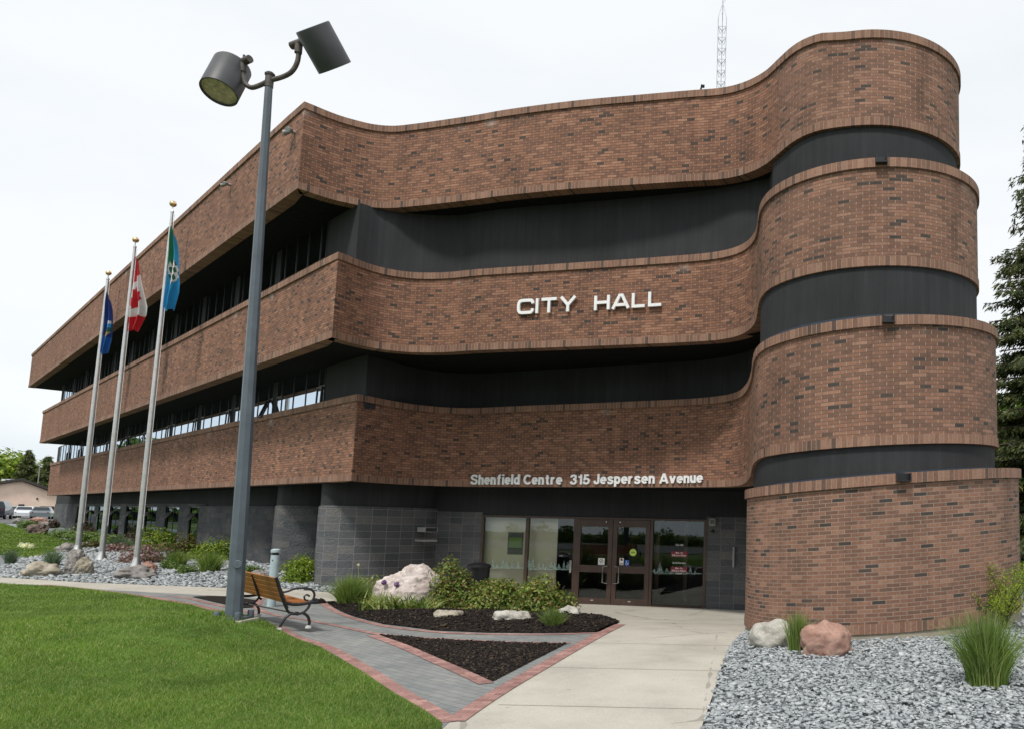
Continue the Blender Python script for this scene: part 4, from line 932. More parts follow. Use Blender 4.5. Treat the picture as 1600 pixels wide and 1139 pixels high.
# lettering ---------------------------------------------------------------
def band_fn(k,u0,v0,out=.03):
    """start of a text on band k found from a photo column"""
    P=LN[k]; s=arcl(P); nr=normals(P,NB)
    best=None
    for i in range(NB,NB+NC-1):
        a,b=project((*P[i],Z0[(k,'b')]+.8)),project((*P[i+1],Z0[(k,'b')]+.8))
        if a[0]<=u0<b[0]: best=s[i]+(s[i+1]-s[i])*(u0-a[0])/(b[0]-a[0])
    def fn(sv,z,d,best=best):
        t=best+sv; i=NB
        while s[i+1]<t: i+=1
        f=(t-s[i])/(s[i+1]-s[i]); p=P[i].lerp(P[i+1],f); n_=nr[i].lerp(nr[i+1],f); p=p+n_*(out+d); return Vector((p.x,p.y,z))
    return fn,best
def words(k,lst,off,ext,font,t,gap):
    for body,u0,u1,v0,v1,xo in lst:
        f0,b0=band_fn(k,u0,0); f1,b1=band_fn(k,u1,0); p=f0(0,0,0)
        # z of baseline and cap height from photo rows at this depth
        zb_=at(u0,v1,p.y).z; zt_=at(u0,v0,p.y).z
        pe=f0(b1-b0,0,0); ze_=at(u1,xo,pe.y).z; W=b1-b0
        place_glyphs(body,font,lambda s_,z_,d,zb_=zb_,ze_=ze_,W=W,f0=f0:f0(s_,zb_+(ze_-zb_)*s_/W+z_,d),W,zt_-zb_,ext,mt['white'],hall,t,gap)
words(2,[('CITY',810,902,469.5,492.5,487.5),('HALL',930,1037,464,486.5,479)],.035,.06,GW,.2,.14)
words(1,[('Shenfield',739,816,741,756.5,756.5),('Centre',822,882,741,756.5,756.5),('315',894,925,741,756.5,756.2),('Jespersen',931,1026,740,756,755),('Avenue',1033,1101,739.5,755,753.5)],.022,.04,GL,.19,.07)
# small cameras on the upper left wall
for (u,v,sz) in ((461,208,.13),(361,290,.1)):
    d=ray(u,v); d2=Vector((d.x,d.y)); o_=Vector(BD[3]['corner']); M2=Matrix(((dL.x,-d2.x),(dL.y,-d2.y))); r=M2.inverted()@Vector((-o_.x,-o_.y)); p=o_+dL*r.x; c=at(u,v,p.y)
    q=MB(); n3=nL.to_3d(); q.lathe(c,[(.05,0),(.04,.12)],10,n3); 
    for sg in (-1,1): q.lathe(c+n3*.12+dL.to_3d()*sg*sz*.6,[(sz*.35,-.02),(sz*.55,.1),(sz*.5,.13)],12,(n3+dL.to_3d()*sg*.6-UP*.5).normalized())
    q.build('floodlight',mt['grey'],hall,smooth=True)

# ------------------------------------------------------------------ street lamp
LD_=13.0
lb=at(365,966,12.1)
lamp=empty('street_lamp',lb,'tall grey octagonal lamp post with two drum floodlights, standing on the lawn beside the bench','street lamp')
topp=at(420,137,lb.y); topp=Vector((topp.x,lb.y,topp.z))
def oct_(mb,p0,p1,r0_,r1_,seg=8):
    n=len(mb.v)
    for p,r in ((p0,r0_),(p1,r1_)):
        for j in range(seg): a=2*pi*(j+.5)/seg; mb.v.append((p[0]+r*cos(a),p[1]+r*sin(a),p[2]))
    for j in range(seg): mb.face((n+j,n+(j+1)%seg,n+seg+(j+1)%seg,n+seg+j))
    mb.face([n+j for j in range(seg)][::-1]); mb.face([n+seg+j for j in range(seg)])
m=MB(); oct_(m,lb,topp,.122,.058); po=m.build('pole',mt['lampgrey'],lamp)
m=MB(); m.box(lb.x-.2,lb.x+.2,lb.y-.2,lb.y+.2,lb.z,lb.z+.035)
m.build('base_plate',mt['lampgrey'],lamp,bevel=.005)
for sx_ in (-1,1):
    for sy_ in (-1,1):
        m=MB(); m.lathe((lb.x+sx_*.16,lb.y+sy_*.16,lb.z+.036),[(.045,0),(.045,.07),(.04,.085)],12); m.build('bolt_cover',mt['lampgrey'],lamp,smooth=True)
m=MB(); m.box(lb.x-.23,lb.x+.26,lb.y-.23,lb.y+.23,lb.z-.35,lb.z-.002); m.build('footing',mt['concrete'],lamp,bevel=.01)
m=MB(); hh=at(365,880,lb.y); nrm=Vector((.25,-1,0)).normalized()
hp=Vector((lb.x+.035,lb.y,hh.z))+nrm*.118; m.lathe(hp,[(.062,0),(.062,.012),(.055,.016)],16,nrm); m.lathe(hp+UP*.0,[(.008,.017),(.008,.022)],8,nrm)
h2=m.build('hand_hole_cover',mt['lampgrey'],lamp)
def a13(u,v,dy=0): return at(u,v,lb.y+dy)
m=MB(); tz=topp.z
oct_(m,(topp.x,lb.y,tz+.001),(topp.x,lb.y,tz+.001+.2),.066,.066,12); m.lathe((topp.x,lb.y,tz+.202),[(.075,0),(.08,.03),(.05,.06)],14); m.build('pole_cap',mt['rust'],lamp,smooth=True)
m=MB(); off=Vector((topp.x,lb.y,tz+.12))-a13(421,141)
armR=cr([a13(421,141)+off,a13(440,136)+off,a13(455,128)+off,a13(464,114)+off,a13(467,98)+off,a13(467,86)+off],6); armL=cr([a13(421,141)+off,a13(405,149)+off,a13(392,152)+off,a13(383,145)+off,a13(380,132)+off,a13(380,117)+off],6)
m.tube(armR,.039,12); m.build('bracket_arm',mt['rust'],lamp,smooth=True)
m=MB(); m.tube(armL,.039,12); m.build('bracket_arm',mt['rust'],lamp,smooth=True)
def head(c,ax,arm_end,side,R=.285,Ln=.655):
    ax=ax.normalized(); m=MB()
    m.lathe(c,[(R*.96,-Ln/2),(R,-Ln/2+.02),(R,Ln/2),(R*.93,Ln/2),(R*.93,Ln/2-.04)],36,ax); h=m.build('lamp_head',mt['lamphead'],lamp,smooth=True)
    m=MB(); m.lathe(c,[(R*.925,Ln/2-.055),(R*.925,Ln/2-.035)],32,ax); m.build('lens',mt['lens'],h)
    m=MB(); d=(c-arm_end); d=(d-ax*d.dot(ax)).normalized(); 
    m.tube([arm_end-d*.16,arm_end+d*(max(.05,(c-arm_end).dot(d)-R+.02))],.062,14); m.tube([arm_end-UP*.18,arm_end+UP*.03],.058,12); m.tube([arm_end+UP*.02,arm_end+UP*.12],.02,8)
    m.build('knuckle',mt['rust'],h,smooth=True)
head(a13(353,124),Vector((-.04,-.36,-.93)),armL[-1]+UP*.06,-1)
head(a13(506,75),Vector((.31,.66,-.72)),armR[-1]+UP*.04,1)

# ------------------------------------------------------------------ flagpoles and flags
def flagpole(ub,vb,ut,vt,label):
    b=gp(ub,vb); e=empty('flagpole',b,label,'flagpole','flagpoles in the gravel bed'); zt=at(ut,vt,b.y).z
    r=.0105*b.y/28*28*.5 if False else 5.2*b.y/F*.75
    m=MB(); h=zt-b.z; m.lathe(b,[(r,.0),(r*.98,h*.3),(r*.85,h*.55),(r*.55,h*.97),(r*.5,h)],20); m.build('pole',mt['alu'],e,smooth=True)
    m=MB(); m.lathe(b,[(r*2.1,0),(r*1.9,.06),(r*1.25,.2),(r*1.03,.32)],20); m.build('flash_collar',mt['alu'],e,smooth=True)
    m=MB(); m.lathe(b+UP*h,[(r*.6,0),(r*.6,.06),(r*.2,.1),(r*.2,.2)],12); m.build('truck',mt['alu'],e,smooth=True)
    m=MB(); m.lathe(b+UP*(h+.2+.105),[(.105*sin(pi*i/10)+.002,-.105*cos(pi*i/10)) for i in range(11)],18); m.build('finial_ball',mt['gold'],e,smooth=True)
    m=MB(); m.tube([b+Vector((r+.03,-.02,1.2)),b+Vector((r*.6+.05,-.02,h-.05))],.008,5); m.build('halyard',mt['white'],e)
    return b,h,r
def pip(x,y,P):
    return bool(inpoly(np.array([x]),np.array([y]),P)[0])
LEAF=[(0,.5),(.09,.3),(.2,.36),(.17,.02),(.33,.19),(.37,.1),(.5,.13),(.44,-.03),(.5,-.09),(.22,-.27),(.25,-.36),(.02,-.32),(.02,-.52),(-.02,-.52),(-.02,-.32),(-.25,-.36),(-.22,-.27),(-.5,-.09),(-.44,-.03),(-.5,.13),(-.37,.1),(-.33,.19),(-.17,.02),(-.2,.36),(-.09,.3)]
def flag(b,r,u,vtop,vbot,width,matf,mats,label,seed,fold=2.2):
    """limp flag: the cloth hangs in folds along its pole. s runs down, w across the gathered cloth"""
    zt=at(u,vtop,b.y).z; zb=at(u,vbot,b.y).z; H=zt-zb; ns,nw=150,90; V=[];Fc=[];mi=[]
    rr=random.Random(seed)
    for i in range(ns+1):
        s=i/ns
        for j in range(nw+1):
            w=j/nw; gather=.16+.84*min(1,(s*1.6)**.8); tail=1-.35*max(0,s-.75)/.25
            wid=width*gather*tail
            x=.03+r*.75+w*wid
            y=-.04-.11*sin(w*pi*2*fold+s*1.8+seed)*(.35+.65*gather)*(1 if w>.03 else w/.03)-.05*sin(s*7+seed+w*3)
            z=zt-s*H-(w*.32*(1-s)*(1 if s<.9 else 1))+.06*sin(w*9+seed)*s
            V.append((b.x+x,b.y+y,z))
    for i in range(ns):
        for j in range(nw):
            a=i*(nw+1)+j; Fc.append((a,a+1,a+nw+2,a+nw+1)); mi.append(matf((i+.5)/ns,(j+.5)/nw))
    o=np_obj('flag',V,Fc,mats,mi=np.array(mi,np.int32),smooth=True); origin(o,(b.x,b.y,zt)); tag(o,label,'flag'); return o
def cloth(name,c):
    m,nt,bb=newmat(name); L(nt,mix(nt,1,(c),ramp(nt,noise_(nt,6,3),[(.3,(.85,.85,.85)),(.7,(1.05,1.05,1.05))]),'MULTIPLY'),bb.inputs['Base Color']); bb.inputs['Roughness'].default_value=.7; bb.inputs['Sheen Weight'].default_value=.2
    tr=N(nt,'ShaderNodeBsdfTranslucent'); tr.inputs[0].default_value=(*c,1); ms=N(nt,'ShaderNodeMixShader'); ms.inputs[0].default_value=.3
    L(nt,bb.outputs[0],ms.inputs[1]); L(nt,tr.outputs[0],ms.inputs[2]); L(nt,ms.outputs[0],nt.nodes['Material Output'].inputs[0]); return m
cR,cW,cB,cLB,cG,cY,cDG=cloth('flag_red',(.62,.02,.035)),cloth('flag_white',(.8,.8,.8)),cloth('flag_blue',(.015,.06,.3)),cloth('flag_light_blue',(.03,.36,.68)),cloth('flag_green',(.02,.28,.14)),cloth('flag_gold',(.65,.45,.1)),cloth('flag_dark_green',(.02,.12,.07))
p3=flagpole(212,886,268,333,'aluminium flagpole with a gold ball flying the green and light blue flag')
p2=flagpole(158,875,215,388,'aluminium flagpole with a gold ball flying the red and white flag')
p1=flagpole(121,863,169,438,'aluminium flagpole with a gold ball flying the dark blue flag')
def ca(s,w):
    # folded flag: fly end falls, stripes run down the cloth
    q=s*.92+ (w-.5)*.35*(1-s)
    if q<.27 or q>.74: 
        return 0
    if pip((w-.5)*1.25+.05,(.5-q)*2.6,LEAF): return 0
    return 1
flag(p2[0],p2[2],215,402,516,.52,ca,[cR,cW],'limp red and white maple leaf flag on the middle pole',3)
def ctf(s,w):
    q=s+(w-.5)*.5
    ce=((w-.45)/.42)**2+((s-.52)/.17)**2
    if ce<1:
        k=sin(w*34+s*12)+sin(s*60-w*9)
        return 3 if k<-.15 else 2
    if s<.5 and w<.62: return 0
    return 1
flag(p3[0],p3[2],263,355,485,.42,ctf,[cG,cLB,cW,cDG],'limp green and light blue flag with a white emblem on the nearest pole',1,1.6)
def cab(s,w):
    ce=abs(w-.5)/.3; t=(s-.42)/.3
    if 0<t<1 and ce<(1 if t<.6 else (1-t)/.4): return 3 if t<.2 else (1 if t<.42 else (4 if t<.7 else 2))
    return 0 if s<.72 else 5
flag(p1[0],p1[2],166,458,553,.40,cab,[cB,cLB,cY,cW,cDG,cloth('flag_mid_blue',(.02,.16,.48))],'limp dark blue flag with a small shield on the farthest pole',7,1.8)

# ------------------------------------------------------------------ bench
FRr=gp(481,987); FRl=gp(389,961); bdir=(Vector(FRl[:2])-Vector(FRr[:2])).normalized(); BL=min(2.7,(FRl.to_2d()-FRr.to_2d()).length*1.14)
aD=Vector((bdir.y,-bdir.x))
if aD.y<0: aD=-aD
aD3=aD.to_3d(); bD3=bdir.to_3d(); br=FRr-aD3*.42; br.z=float(T(br.x,br.y)); bsl=float(T(*(br.to_2d()+bdir*BL))-br.z)/BL
bench=empty('park_bench',br,'wooden slatted bench with black cast iron ends, seen from behind the lamp post','bench')
def bp(a,h,l): return Vector((br.x,br.y,br.z+bsl*l))+aD3*a*.88+UP*h+bD3*l
HS=1.0
def end_frame(l):
    m=MB(); q=lambda pts,r,seg=8:m.tube([bp(a,h*HS,l) for a,h in cr([Vector(p) for p in pts],5)],r,seg)
    q([(-.12,.82),(-.07,.7),(-.01,.55),(.06,.40),(.10,.33)],.026)
    q([(.07,.42),(.2,.385),(.35,.385),(.5,.405),(.57,.43)],.024)
    q([(.02,.585),(.1,.6),(.22,.635),(.38,.635),(.49,.6),(.54,.53),(.52,.45),(.46,.41)],.017)
    q([(.46,.5),(.41,.53),(.37,.5),(.39,.45),(.44,.44)],.014); q([(.03,.6),(.0,.55),(.03,.5),(.06,.46)],.012)
    q([(.08,.4),(.1,.31),(.17,.25),(.27,.235),(.37,.25),(.45,.32),(.48,.4)],.02)
    q([(.17,.245),(.09,.19),(.03,.1),(.0,.02)],.022); q([(.37,.245),(.45,.19),(.49,.1),(.48,.02)],.022)
    m.lathe(bp(.57,.43*HS,l)-bD3*.03,[(.035,0),(.04,.03),(.035,.06)],12,bD3); m.lathe(bp(.27,.24*HS,l)-bD3*.035,[(.03,0),(.03,.07)],10,bD3)
    f=m.build('end_frame',mt['iron'],bench,smooth=True)
    for a in (0,.48):
        m=MB(); m.lathe(bp(a,0.0,l),[(.05,0),(.045,.02),(.028,.045)],12); m.build('foot',mt['worn'],f,smooth=True)
end_frame(0); end_frame(BL)
# slats
def slat(a,h,aw,hw,da,dh,name):
    m=MB(); ca_=(aD3*da+UP*dh).normalized(); cb_=bD3; cc_=ca_.cross(cb_).normalized()
    m.obox(bp(a,h*HS,.02),ca_,cb_,cc_,-aw/2,aw/2,0,BL-.04,-hw/2,hw/2); m.build(name,mt['wood'],bench,bevel=.006)
for i in range(5):
    t=i/4; slat(-.115+.16*t+.035,.775-.33*t,.078,.024,-.18,.4,'backrest_slat')
for i in range(5): slat(.12+i*.09,.425-.01*i+(.02 if i==4 else 0),.075,.024,1,-.03,'seat_slat')
m=MB()
for l in (BL*.5,): m.tube([bp(-.10,.83,l),bp(-.05,.7,l),bp(.01,.55,l),bp(.06,.43,l),bp(.1,.4,l)],.02,6)
m.build('centre_strap',mt['iron'],bench)
m=MB(); m.tube([bp(.27,.24,0),bp(.27,.24,BL)],.012,6); m.build('stretcher',mt['iron'],bench)

# ------------------------------------------------------------------ bollard, bin, post
p=at(431,858,16.6); p=Vector((p.x,16.6,float(T(p.x,16.6)))); e=empty('bollard_light',p,'pale blue-grey cylindrical bollard light beside the walk, behind the bench','bollard')
zt=at(434,857,16.6).z-p.z
m=MB(); m.lathe(p,[(.085,0),(.085,zt-.13)],24); m.build('post',mt['bollard'],e,smooth=True)
m=MB(); m.lathe(p+UP*(zt-.128),[(.062,0),(.062,.05)],20); m.build('light_slot',mt['dark_in'],e)
m=MB(); m.lathe(p+UP*(zt-.077),[(.09,0),(.094,.02),(.09,.06),(.05,.08)],24); m.build('cap',mt['bollard'],e,smooth=True)
m=MB(); m.lathe(p+Vector((0,-.084,zt-.24)),[(.015,0),(.015,.006)],8,Vector((0,-1,0))); m.build('screw',mt['dark_in'],e)
p=at(748,900,19.8); p=Vector((p.x,19.8,float(T(p.x,19.8)))); zt=at(748,879,19.8).z-p.z; e=empty('litter_bin',p,'black litter bin with a domed lid beside the lobby window','litter bin')
m=MB(); m.lathe(p,[(.24,0),(.27,zt-.12)],20); m.build('body',mt['black'],e,smooth=True)
m=MB(); m.lathe(p+UP*(zt-.118),[(.3,0),(.3,.05),(.26,.09),(.12,.13)],20); m.build('lid',mt['black'],e,smooth=True)

# ------------------------------------------------------------------ antenna mast and roof pipe
def mast():
    Y=26.; a=at(1126,150,Y); b=at(1133,10,Y); base=Vector((a.x,Y,Z3t-.5)); w=.17
    e=empty('antenna_mast',base,'thin lattice antenna mast standing on the flat roof','antenna mast')
    h=b.z-base.z; legs=[(w*cos(x),w*sin(x)) for x in (math.radians(210),math.radians(330),math.radians(90))]
    for lx,ly in legs:
        m=MB(); m.tube([base+Vector((lx,ly,0)),base+Vector((lx,ly,h-.5)),base+Vector((lx*.25,ly*.25,h))],.013,6); m.build('leg',mt['steel'],e)
    m=MB(); n=int((h-.5)/.42)
    for i in range(n):
        z0=i*.42
        for j in range(3):
            A_=legs[j];B_=legs[(j+1)%3]; mid=((A_[0]+B_[0])/2,(A_[1]+B_[1])/2)
            m.tube([base+Vector((*A_,z0+.2)),base+Vector((*mid,z0))],.007,4); m.tube([base+Vector((*B_,z0+.2)),base+Vector((*mid,z0))],.007,4)
            m.tube([base+Vector((*A_,z0+.2)),base+Vector((*B_,z0+.2))],.007,4)
    m.build('lacing',mt['steel'],e)
    m=MB(); m.tube([base+UP*(h-.3),base+UP*(h+1.2)],.02,6); m.tube([base+UP*(h+.1),base+Vector((.1,0,h+.25)),base+Vector((.12,0,h+.5))],.012,5); m.build('whip_antenna',mt['steel'],e)
mast()
a=at(1090,152,17.9); b_=at(1097,135,17.9); base=Vector((a.x,17.9,Z3t-.5))
e=empty('roof_davit',base,'small dark bent pipe poking above the parapet left of the mast','roof pipe'); m=MB(); m.tube([base,Vector((a.x,17.9,a.z)),Vector((b_.x,17.9,b_.z))],.022,8); m.build('pipe',mt['dark_in'],e); m=MB(); m.tube([Vector((b_.x-.03,17.9,b_.z)),Vector((b_.x+.06,17.9,b_.z-.01))],.04,8); m.build('head',mt['dark_in'],e)

# ------------------------------------------------------------------ planting
R_='boulders in the gravel beds'
rock(634,959,124,76,mt['rockpink'],'large pale pink quartz boulder in the mulch bed',5,facet=True,rough=.2,depth=.55)
rock(694,976,50,22,mt['rocktan'],'small cream boulder at the front of the mulch bed, below the large pink boulder',8,depth=.7)
rock(792,981,78,27,mt['rockpale'],'long low white boulder in front of the leafy bush in the mulch bed',11,depth=.6)
rock(886,972,40,25,mt['rockpale'],'rounded grey boulder at the door end of the mulch bed',14)
rock(1209,1012,78,42,mt['rockpale'],'flat whitish boulder against the foot of the tower',17,depth=.7,rough=.14)
rock(1293,1024,82,52,mt['rockred'],'rounded red granite boulder in the grey gravel by the tower',31,rough=.17,depth=.8)
rock(47,901,58,24,mt['rocktan'],'low tan boulder beside the walk at the left edge of the gravel',21)
rock(108,897,36,39,mt['rockgrey'],'tall grey boulder of the pair left of the flagpoles',22,facet=True)
rock(123,897,30,30,mt['rocktan'],'brownish boulder leaning against the tall grey boulder',23,facet=True)
rock(97,862,34,15,mt['rockgrey'],'flat brown-grey boulder on the lawn edge left of the farthest flagpole',24)
rock(197,903,64,20,mt['rockgrey'],'long flat grey boulder in front of the nearest flagpole',25)
rock(226,894,27,17,mt['rockred'],'small reddish boulder just right of the nearest flagpole',26)
rock(400,902,30,12,mt['rockgrey'],'small grey boulder behind the bench next to the bollard light',27)
rock(50,834,32,17,mt['rockdark'],'dark angular boulder at the far edge of the rear lawn',28,facet=True)
rock(66,822,16,7,mt['rockpale'],'small white stone behind the dark angular boulder',29)
rock(55,815,22,8,mt['rockred'],'low brown boulder in front of the white car',30)
rock(24,817,14,9,mt['rockgrey'],'small grey boulder at the far end of the rear lawn',33)
Bd='bushes along the left wall'
shrub('shrub',236,860,46,36,mt['bright'],'bright green bush right of the nearest flagpole',n=1500,leaf=.05)
shrub('shrub',278,873,46,34,mt['bronze'],'dark bronze-green bush between two bright green bushes',n=1500,leaf=.05)
shrub('shrub',322,875,66,37,mt['bright'],'wide bright green bush left of the lamp post',n=2200,leaf=.05)
shrub('shrub',458,910,60,44,mt['bright'],'yellow-green rounded bush right of the bollard light',n=2600,leaf=.035)
shrub('shrub',197,850,34,22,mt['purple'],'dull purple bush behind the nearest flagpole',n=900,leaf=.06)
shrub('shrub',124,838,34,22,mt['purple'],'purplish bush below the far ground-floor windows',n=900,leaf=.07)
shrub('flowering_shrub',212,880,58,28,mt['pinkflower'],'pink flowering mound at the foot of the nearest flagpole',cat='flowers',n=1800,leaf=.045)
shrub('flowering_shrub',172,862,34,14,mt['pinkflower'],'low pinkish mound right of the middle flagpole',cat='flowers',n=900,leaf=.05)
shrub('flowering_shrub',140,856,26,12,mt['bronze'],'low reddish mound between the middle and farthest flagpoles',cat='shrub',n=700,leaf=.06)
shrub('shrub',35,824,26,13,mt['cover'],'small rounded green bush on the gravel behind the rear lawn',n=700,leaf=.08)
shrub('shrub',80,824,12,14,mt['purple'],'brown bush near the corner of the pink house',n=400,leaf=.08)
shrub('shrub',385,900,28,15,mt['cover'],'low grey-green mound behind the bench',n=900,leaf=.03)
shrub('shrub',287,896,24,14,mt['cover'],'low green mound at the front of the gravel bed, left of the lamp post',n=800,leaf=.03)
shrub('shrub',258,890,34,14,mt['cover'],'low green mound beside the iris leaves',n=800,leaf=.03)
for i,(u,v,w,h,t) in enumerate([(85,839,56,13,'left end'),(120,846,52,16,'middle'),(160,852,52,16,'right end')]):
    shrub('ground_cover',u,v,w,h,mt['cover'],'low green ground cover below the ground-floor windows, %s of the strip'%t,cat='ground cover',n=1300,leaf=.06,group='ground cover strip')
tuft('ornamental_grass',272,884,44,26,mt['ornagrass'],'tall iris-like leaves behind the low mounds',500,.012)
tuft('ornamental_grass',322,893,50,32,mt['ornagrass'],'wide clump of long green leaves just left of the lamp post',800,.012)
tuft('ornamental_grass',185,858,36,20,mt['fescue'],'bluish iris clump left of the pink flowering mound',450,.014)
tuft('blue_fescue',12,881,24,24,mt['fescue'],'blue-grey fescue tuft at the left edge of the gravel',350,.009)
tuft('blue_fescue',77,884,32,26,mt['fescue'],'blue-grey fescue tuft left of the tall grey boulder',450,.009)
def blossoms(name,pts,r,mat,label,cat,stem=0,n=24):
    base=gp(*pts[0][:2]); e=empty(name,base,label,cat); g=np.random.default_rng(len(pts)+int(pts[0][0]))
    for (u,v,hp) in pts:
        b=gp(u,v); hgt=hp*b.y/F; c=b+UP*hgt; d=g.normal(size=(n*9,3)); d/=np.linalg.norm(d,axis=1)[:,None]
        P=np.array(c)+d*r*g.uniform(.6,1.1,(n*9,1)); a=np.cross(d,g.normal(size=d.shape)); a/=np.linalg.norm(a,axis=1)[:,None]; bb=np.cross(d,a); s=r*.2
        V=np.stack([P-a*s,P-bb*s,P+a*s,P+bb*s],1).reshape(-1,3); np_obj('blossom',V,np.arange(len(V)).reshape(-1,4),mat,e)
        m=MB(); m.tube([b,b+Vector((.02,0,hgt*.6)),c],.006,5); m.build('stem',mt['hosta'],e)
    return e
blossoms('allium',[(597,955,44),(617,958,44),(621,956,46)],.06,mt['allium'],'purple ball-shaped allium blossoms on tall stems before the pink boulder','flowers')
blossoms('white_flower',[(33,856,4),(38,858,4),(43,857,5),(49,858,4)],.14,mt['whitefl'],'cluster of small white flowers on the rear lawn','flowers')
blossoms('white_flower',[(557,925,42),(580,925,22)],.035,mt['whitefl'],'two white blossoms on thin stems left of the pink boulder','flowers')
# mulch-bed planting
tuft('ornamental_grass',542,948,64,50,mt['ornagrass'],'arching bright green grass clump at the left end of the mulch bed',1500,.007,droop=.9)
def hosta(u,v,wpx,hpx,label,n=60,seed=1,mat='hosta'):
    p=gp(u,v); k=p.y/F; w=wpx*k/2;h=hpx*k; g=np.random.default_rng(seed); b=np.stack([p.x+g.uniform(-.9,.9,n)*w,p.y+.15+g.uniform(-.2,.2,n),np.full(n,p.z+.08)],1)
    th=g.uniform(0,2*pi,n); lean=np.stack([np.cos(th),np.sin(th),0*th],1); V,Fc=blades(b,h*g.uniform(.6,1.1,n),g.uniform(.02,.036,n),lean,g,5,1.)
    o=np_obj('hosta',V,Fc,mt[mat]); tag(o,label,'leafy plant'); origin(o,p); return o
hosta(592,962,66,34,'row of variegated cream-edged leaves left of centre before the pink boulder',170,1)
hosta(650,965,54,34,'row of variegated leaves before the right half of the pink boulder',140,2)
hosta(708,960,60,34,'broad strap-leaved green plants right of the pink boulder',180,3,'ornagrass')
shrub('shrub',560,935,60,38,mt['rose'],'loose reddish-green bush behind the left side of the pink boulder',n=1600,leaf=.03,D=18.3)
shrub('shrub',703,942,68,80,mt['rose'],'tall loose green bush right behind the pink boulder',n=5200,leaf=.04,D=17.6,loose=.1)
shrub('shrub',782,948,110,60,mt['rose'],'dense leafy bush between the litter bin and the low white boulder',n=9000,leaf=.04,D=17.2)
shrub('shrub',845,955,80,64,mt['rose'],'dense leafy bush with reddish tips in front of the glass lobby',n=6000,leaf=.04,D=16.6)
tuft('ornamental_grass',862,985,46,36,mt['ornagrass'],'small bright green grass clump at the door end of the mulch bed',700,.006)
# right-hand planting
tuft('ornamental_grass',1246,1018,52,60,mt['ornagrass'],'upright grass clump between the whitish and the red boulders',520,.006,droop=.55)
tuft('ornamental_grass',1548,1072,120,112,mt['ornagrass'],'large arching grass clump in the right foreground gravel',1500,.006,droop=.75)
def sparse(u,v,wpx,hpx,label):
    p=gp(u,v); k=p.y/F; w=wpx*k/2;h=hpx*k; e=empty('shrub',p,label,'shrub'); r=random.Random(3); m=MB(); C_=[]
    for i in range(16):
        a=r.uniform(0,2*pi); q=r.uniform(.3,1.15)*w; hh=h*r.uniform(.45,1.05); pts=[p,p+Vector((cos(a)*q*.3,sin(a)*q*.3,hh*.5)),p+Vector((cos(a)*q*.75,sin(a)*q*.75,hh*.85)),p+Vector((cos(a)*q,sin(a)*q,hh))]
        pts=cr(pts,5); m.tube(pts,[.01*(1-.8*j/len(pts)) for j in range(len(pts))],5)
        for j in range(4,len(pts)):
            for t in range(6): C_.append(pts[j]+Vector((r.gauss(0,.05),r.gauss(0,.05),r.gauss(0,.045))))
    m.build('stem',mt['bark'],e); C_=np.array([tuple(c) for c in C_]); n=len(C_); g=np.random.default_rng(3)
    C_=np.repeat(C_,4,0)+g.normal(0,.03,(n*4,3)); n=len(C_); d=g.normal(size=(n,3)); d/=np.linalg.norm(d,axis=1)[:,None]; a=np.cross(d,g.normal(size=(n,3))); a/=np.linalg.norm(a,axis=1)[:,None]; b=np.cross(d,a); s=.016*g.uniform(.7,1.3,(n,1))
    V=np.stack([C_-a*s,C_-b*s*.6,C_+a*s,C_+b*s*.6],1).reshape(-1,3); np_obj('foliage',V,np.arange(n*4).reshape(-1,4),mt['bright'],e)
sparse(1570,985,110,98,'sparse yellow-green bush with thin stems at the right side of the tower')

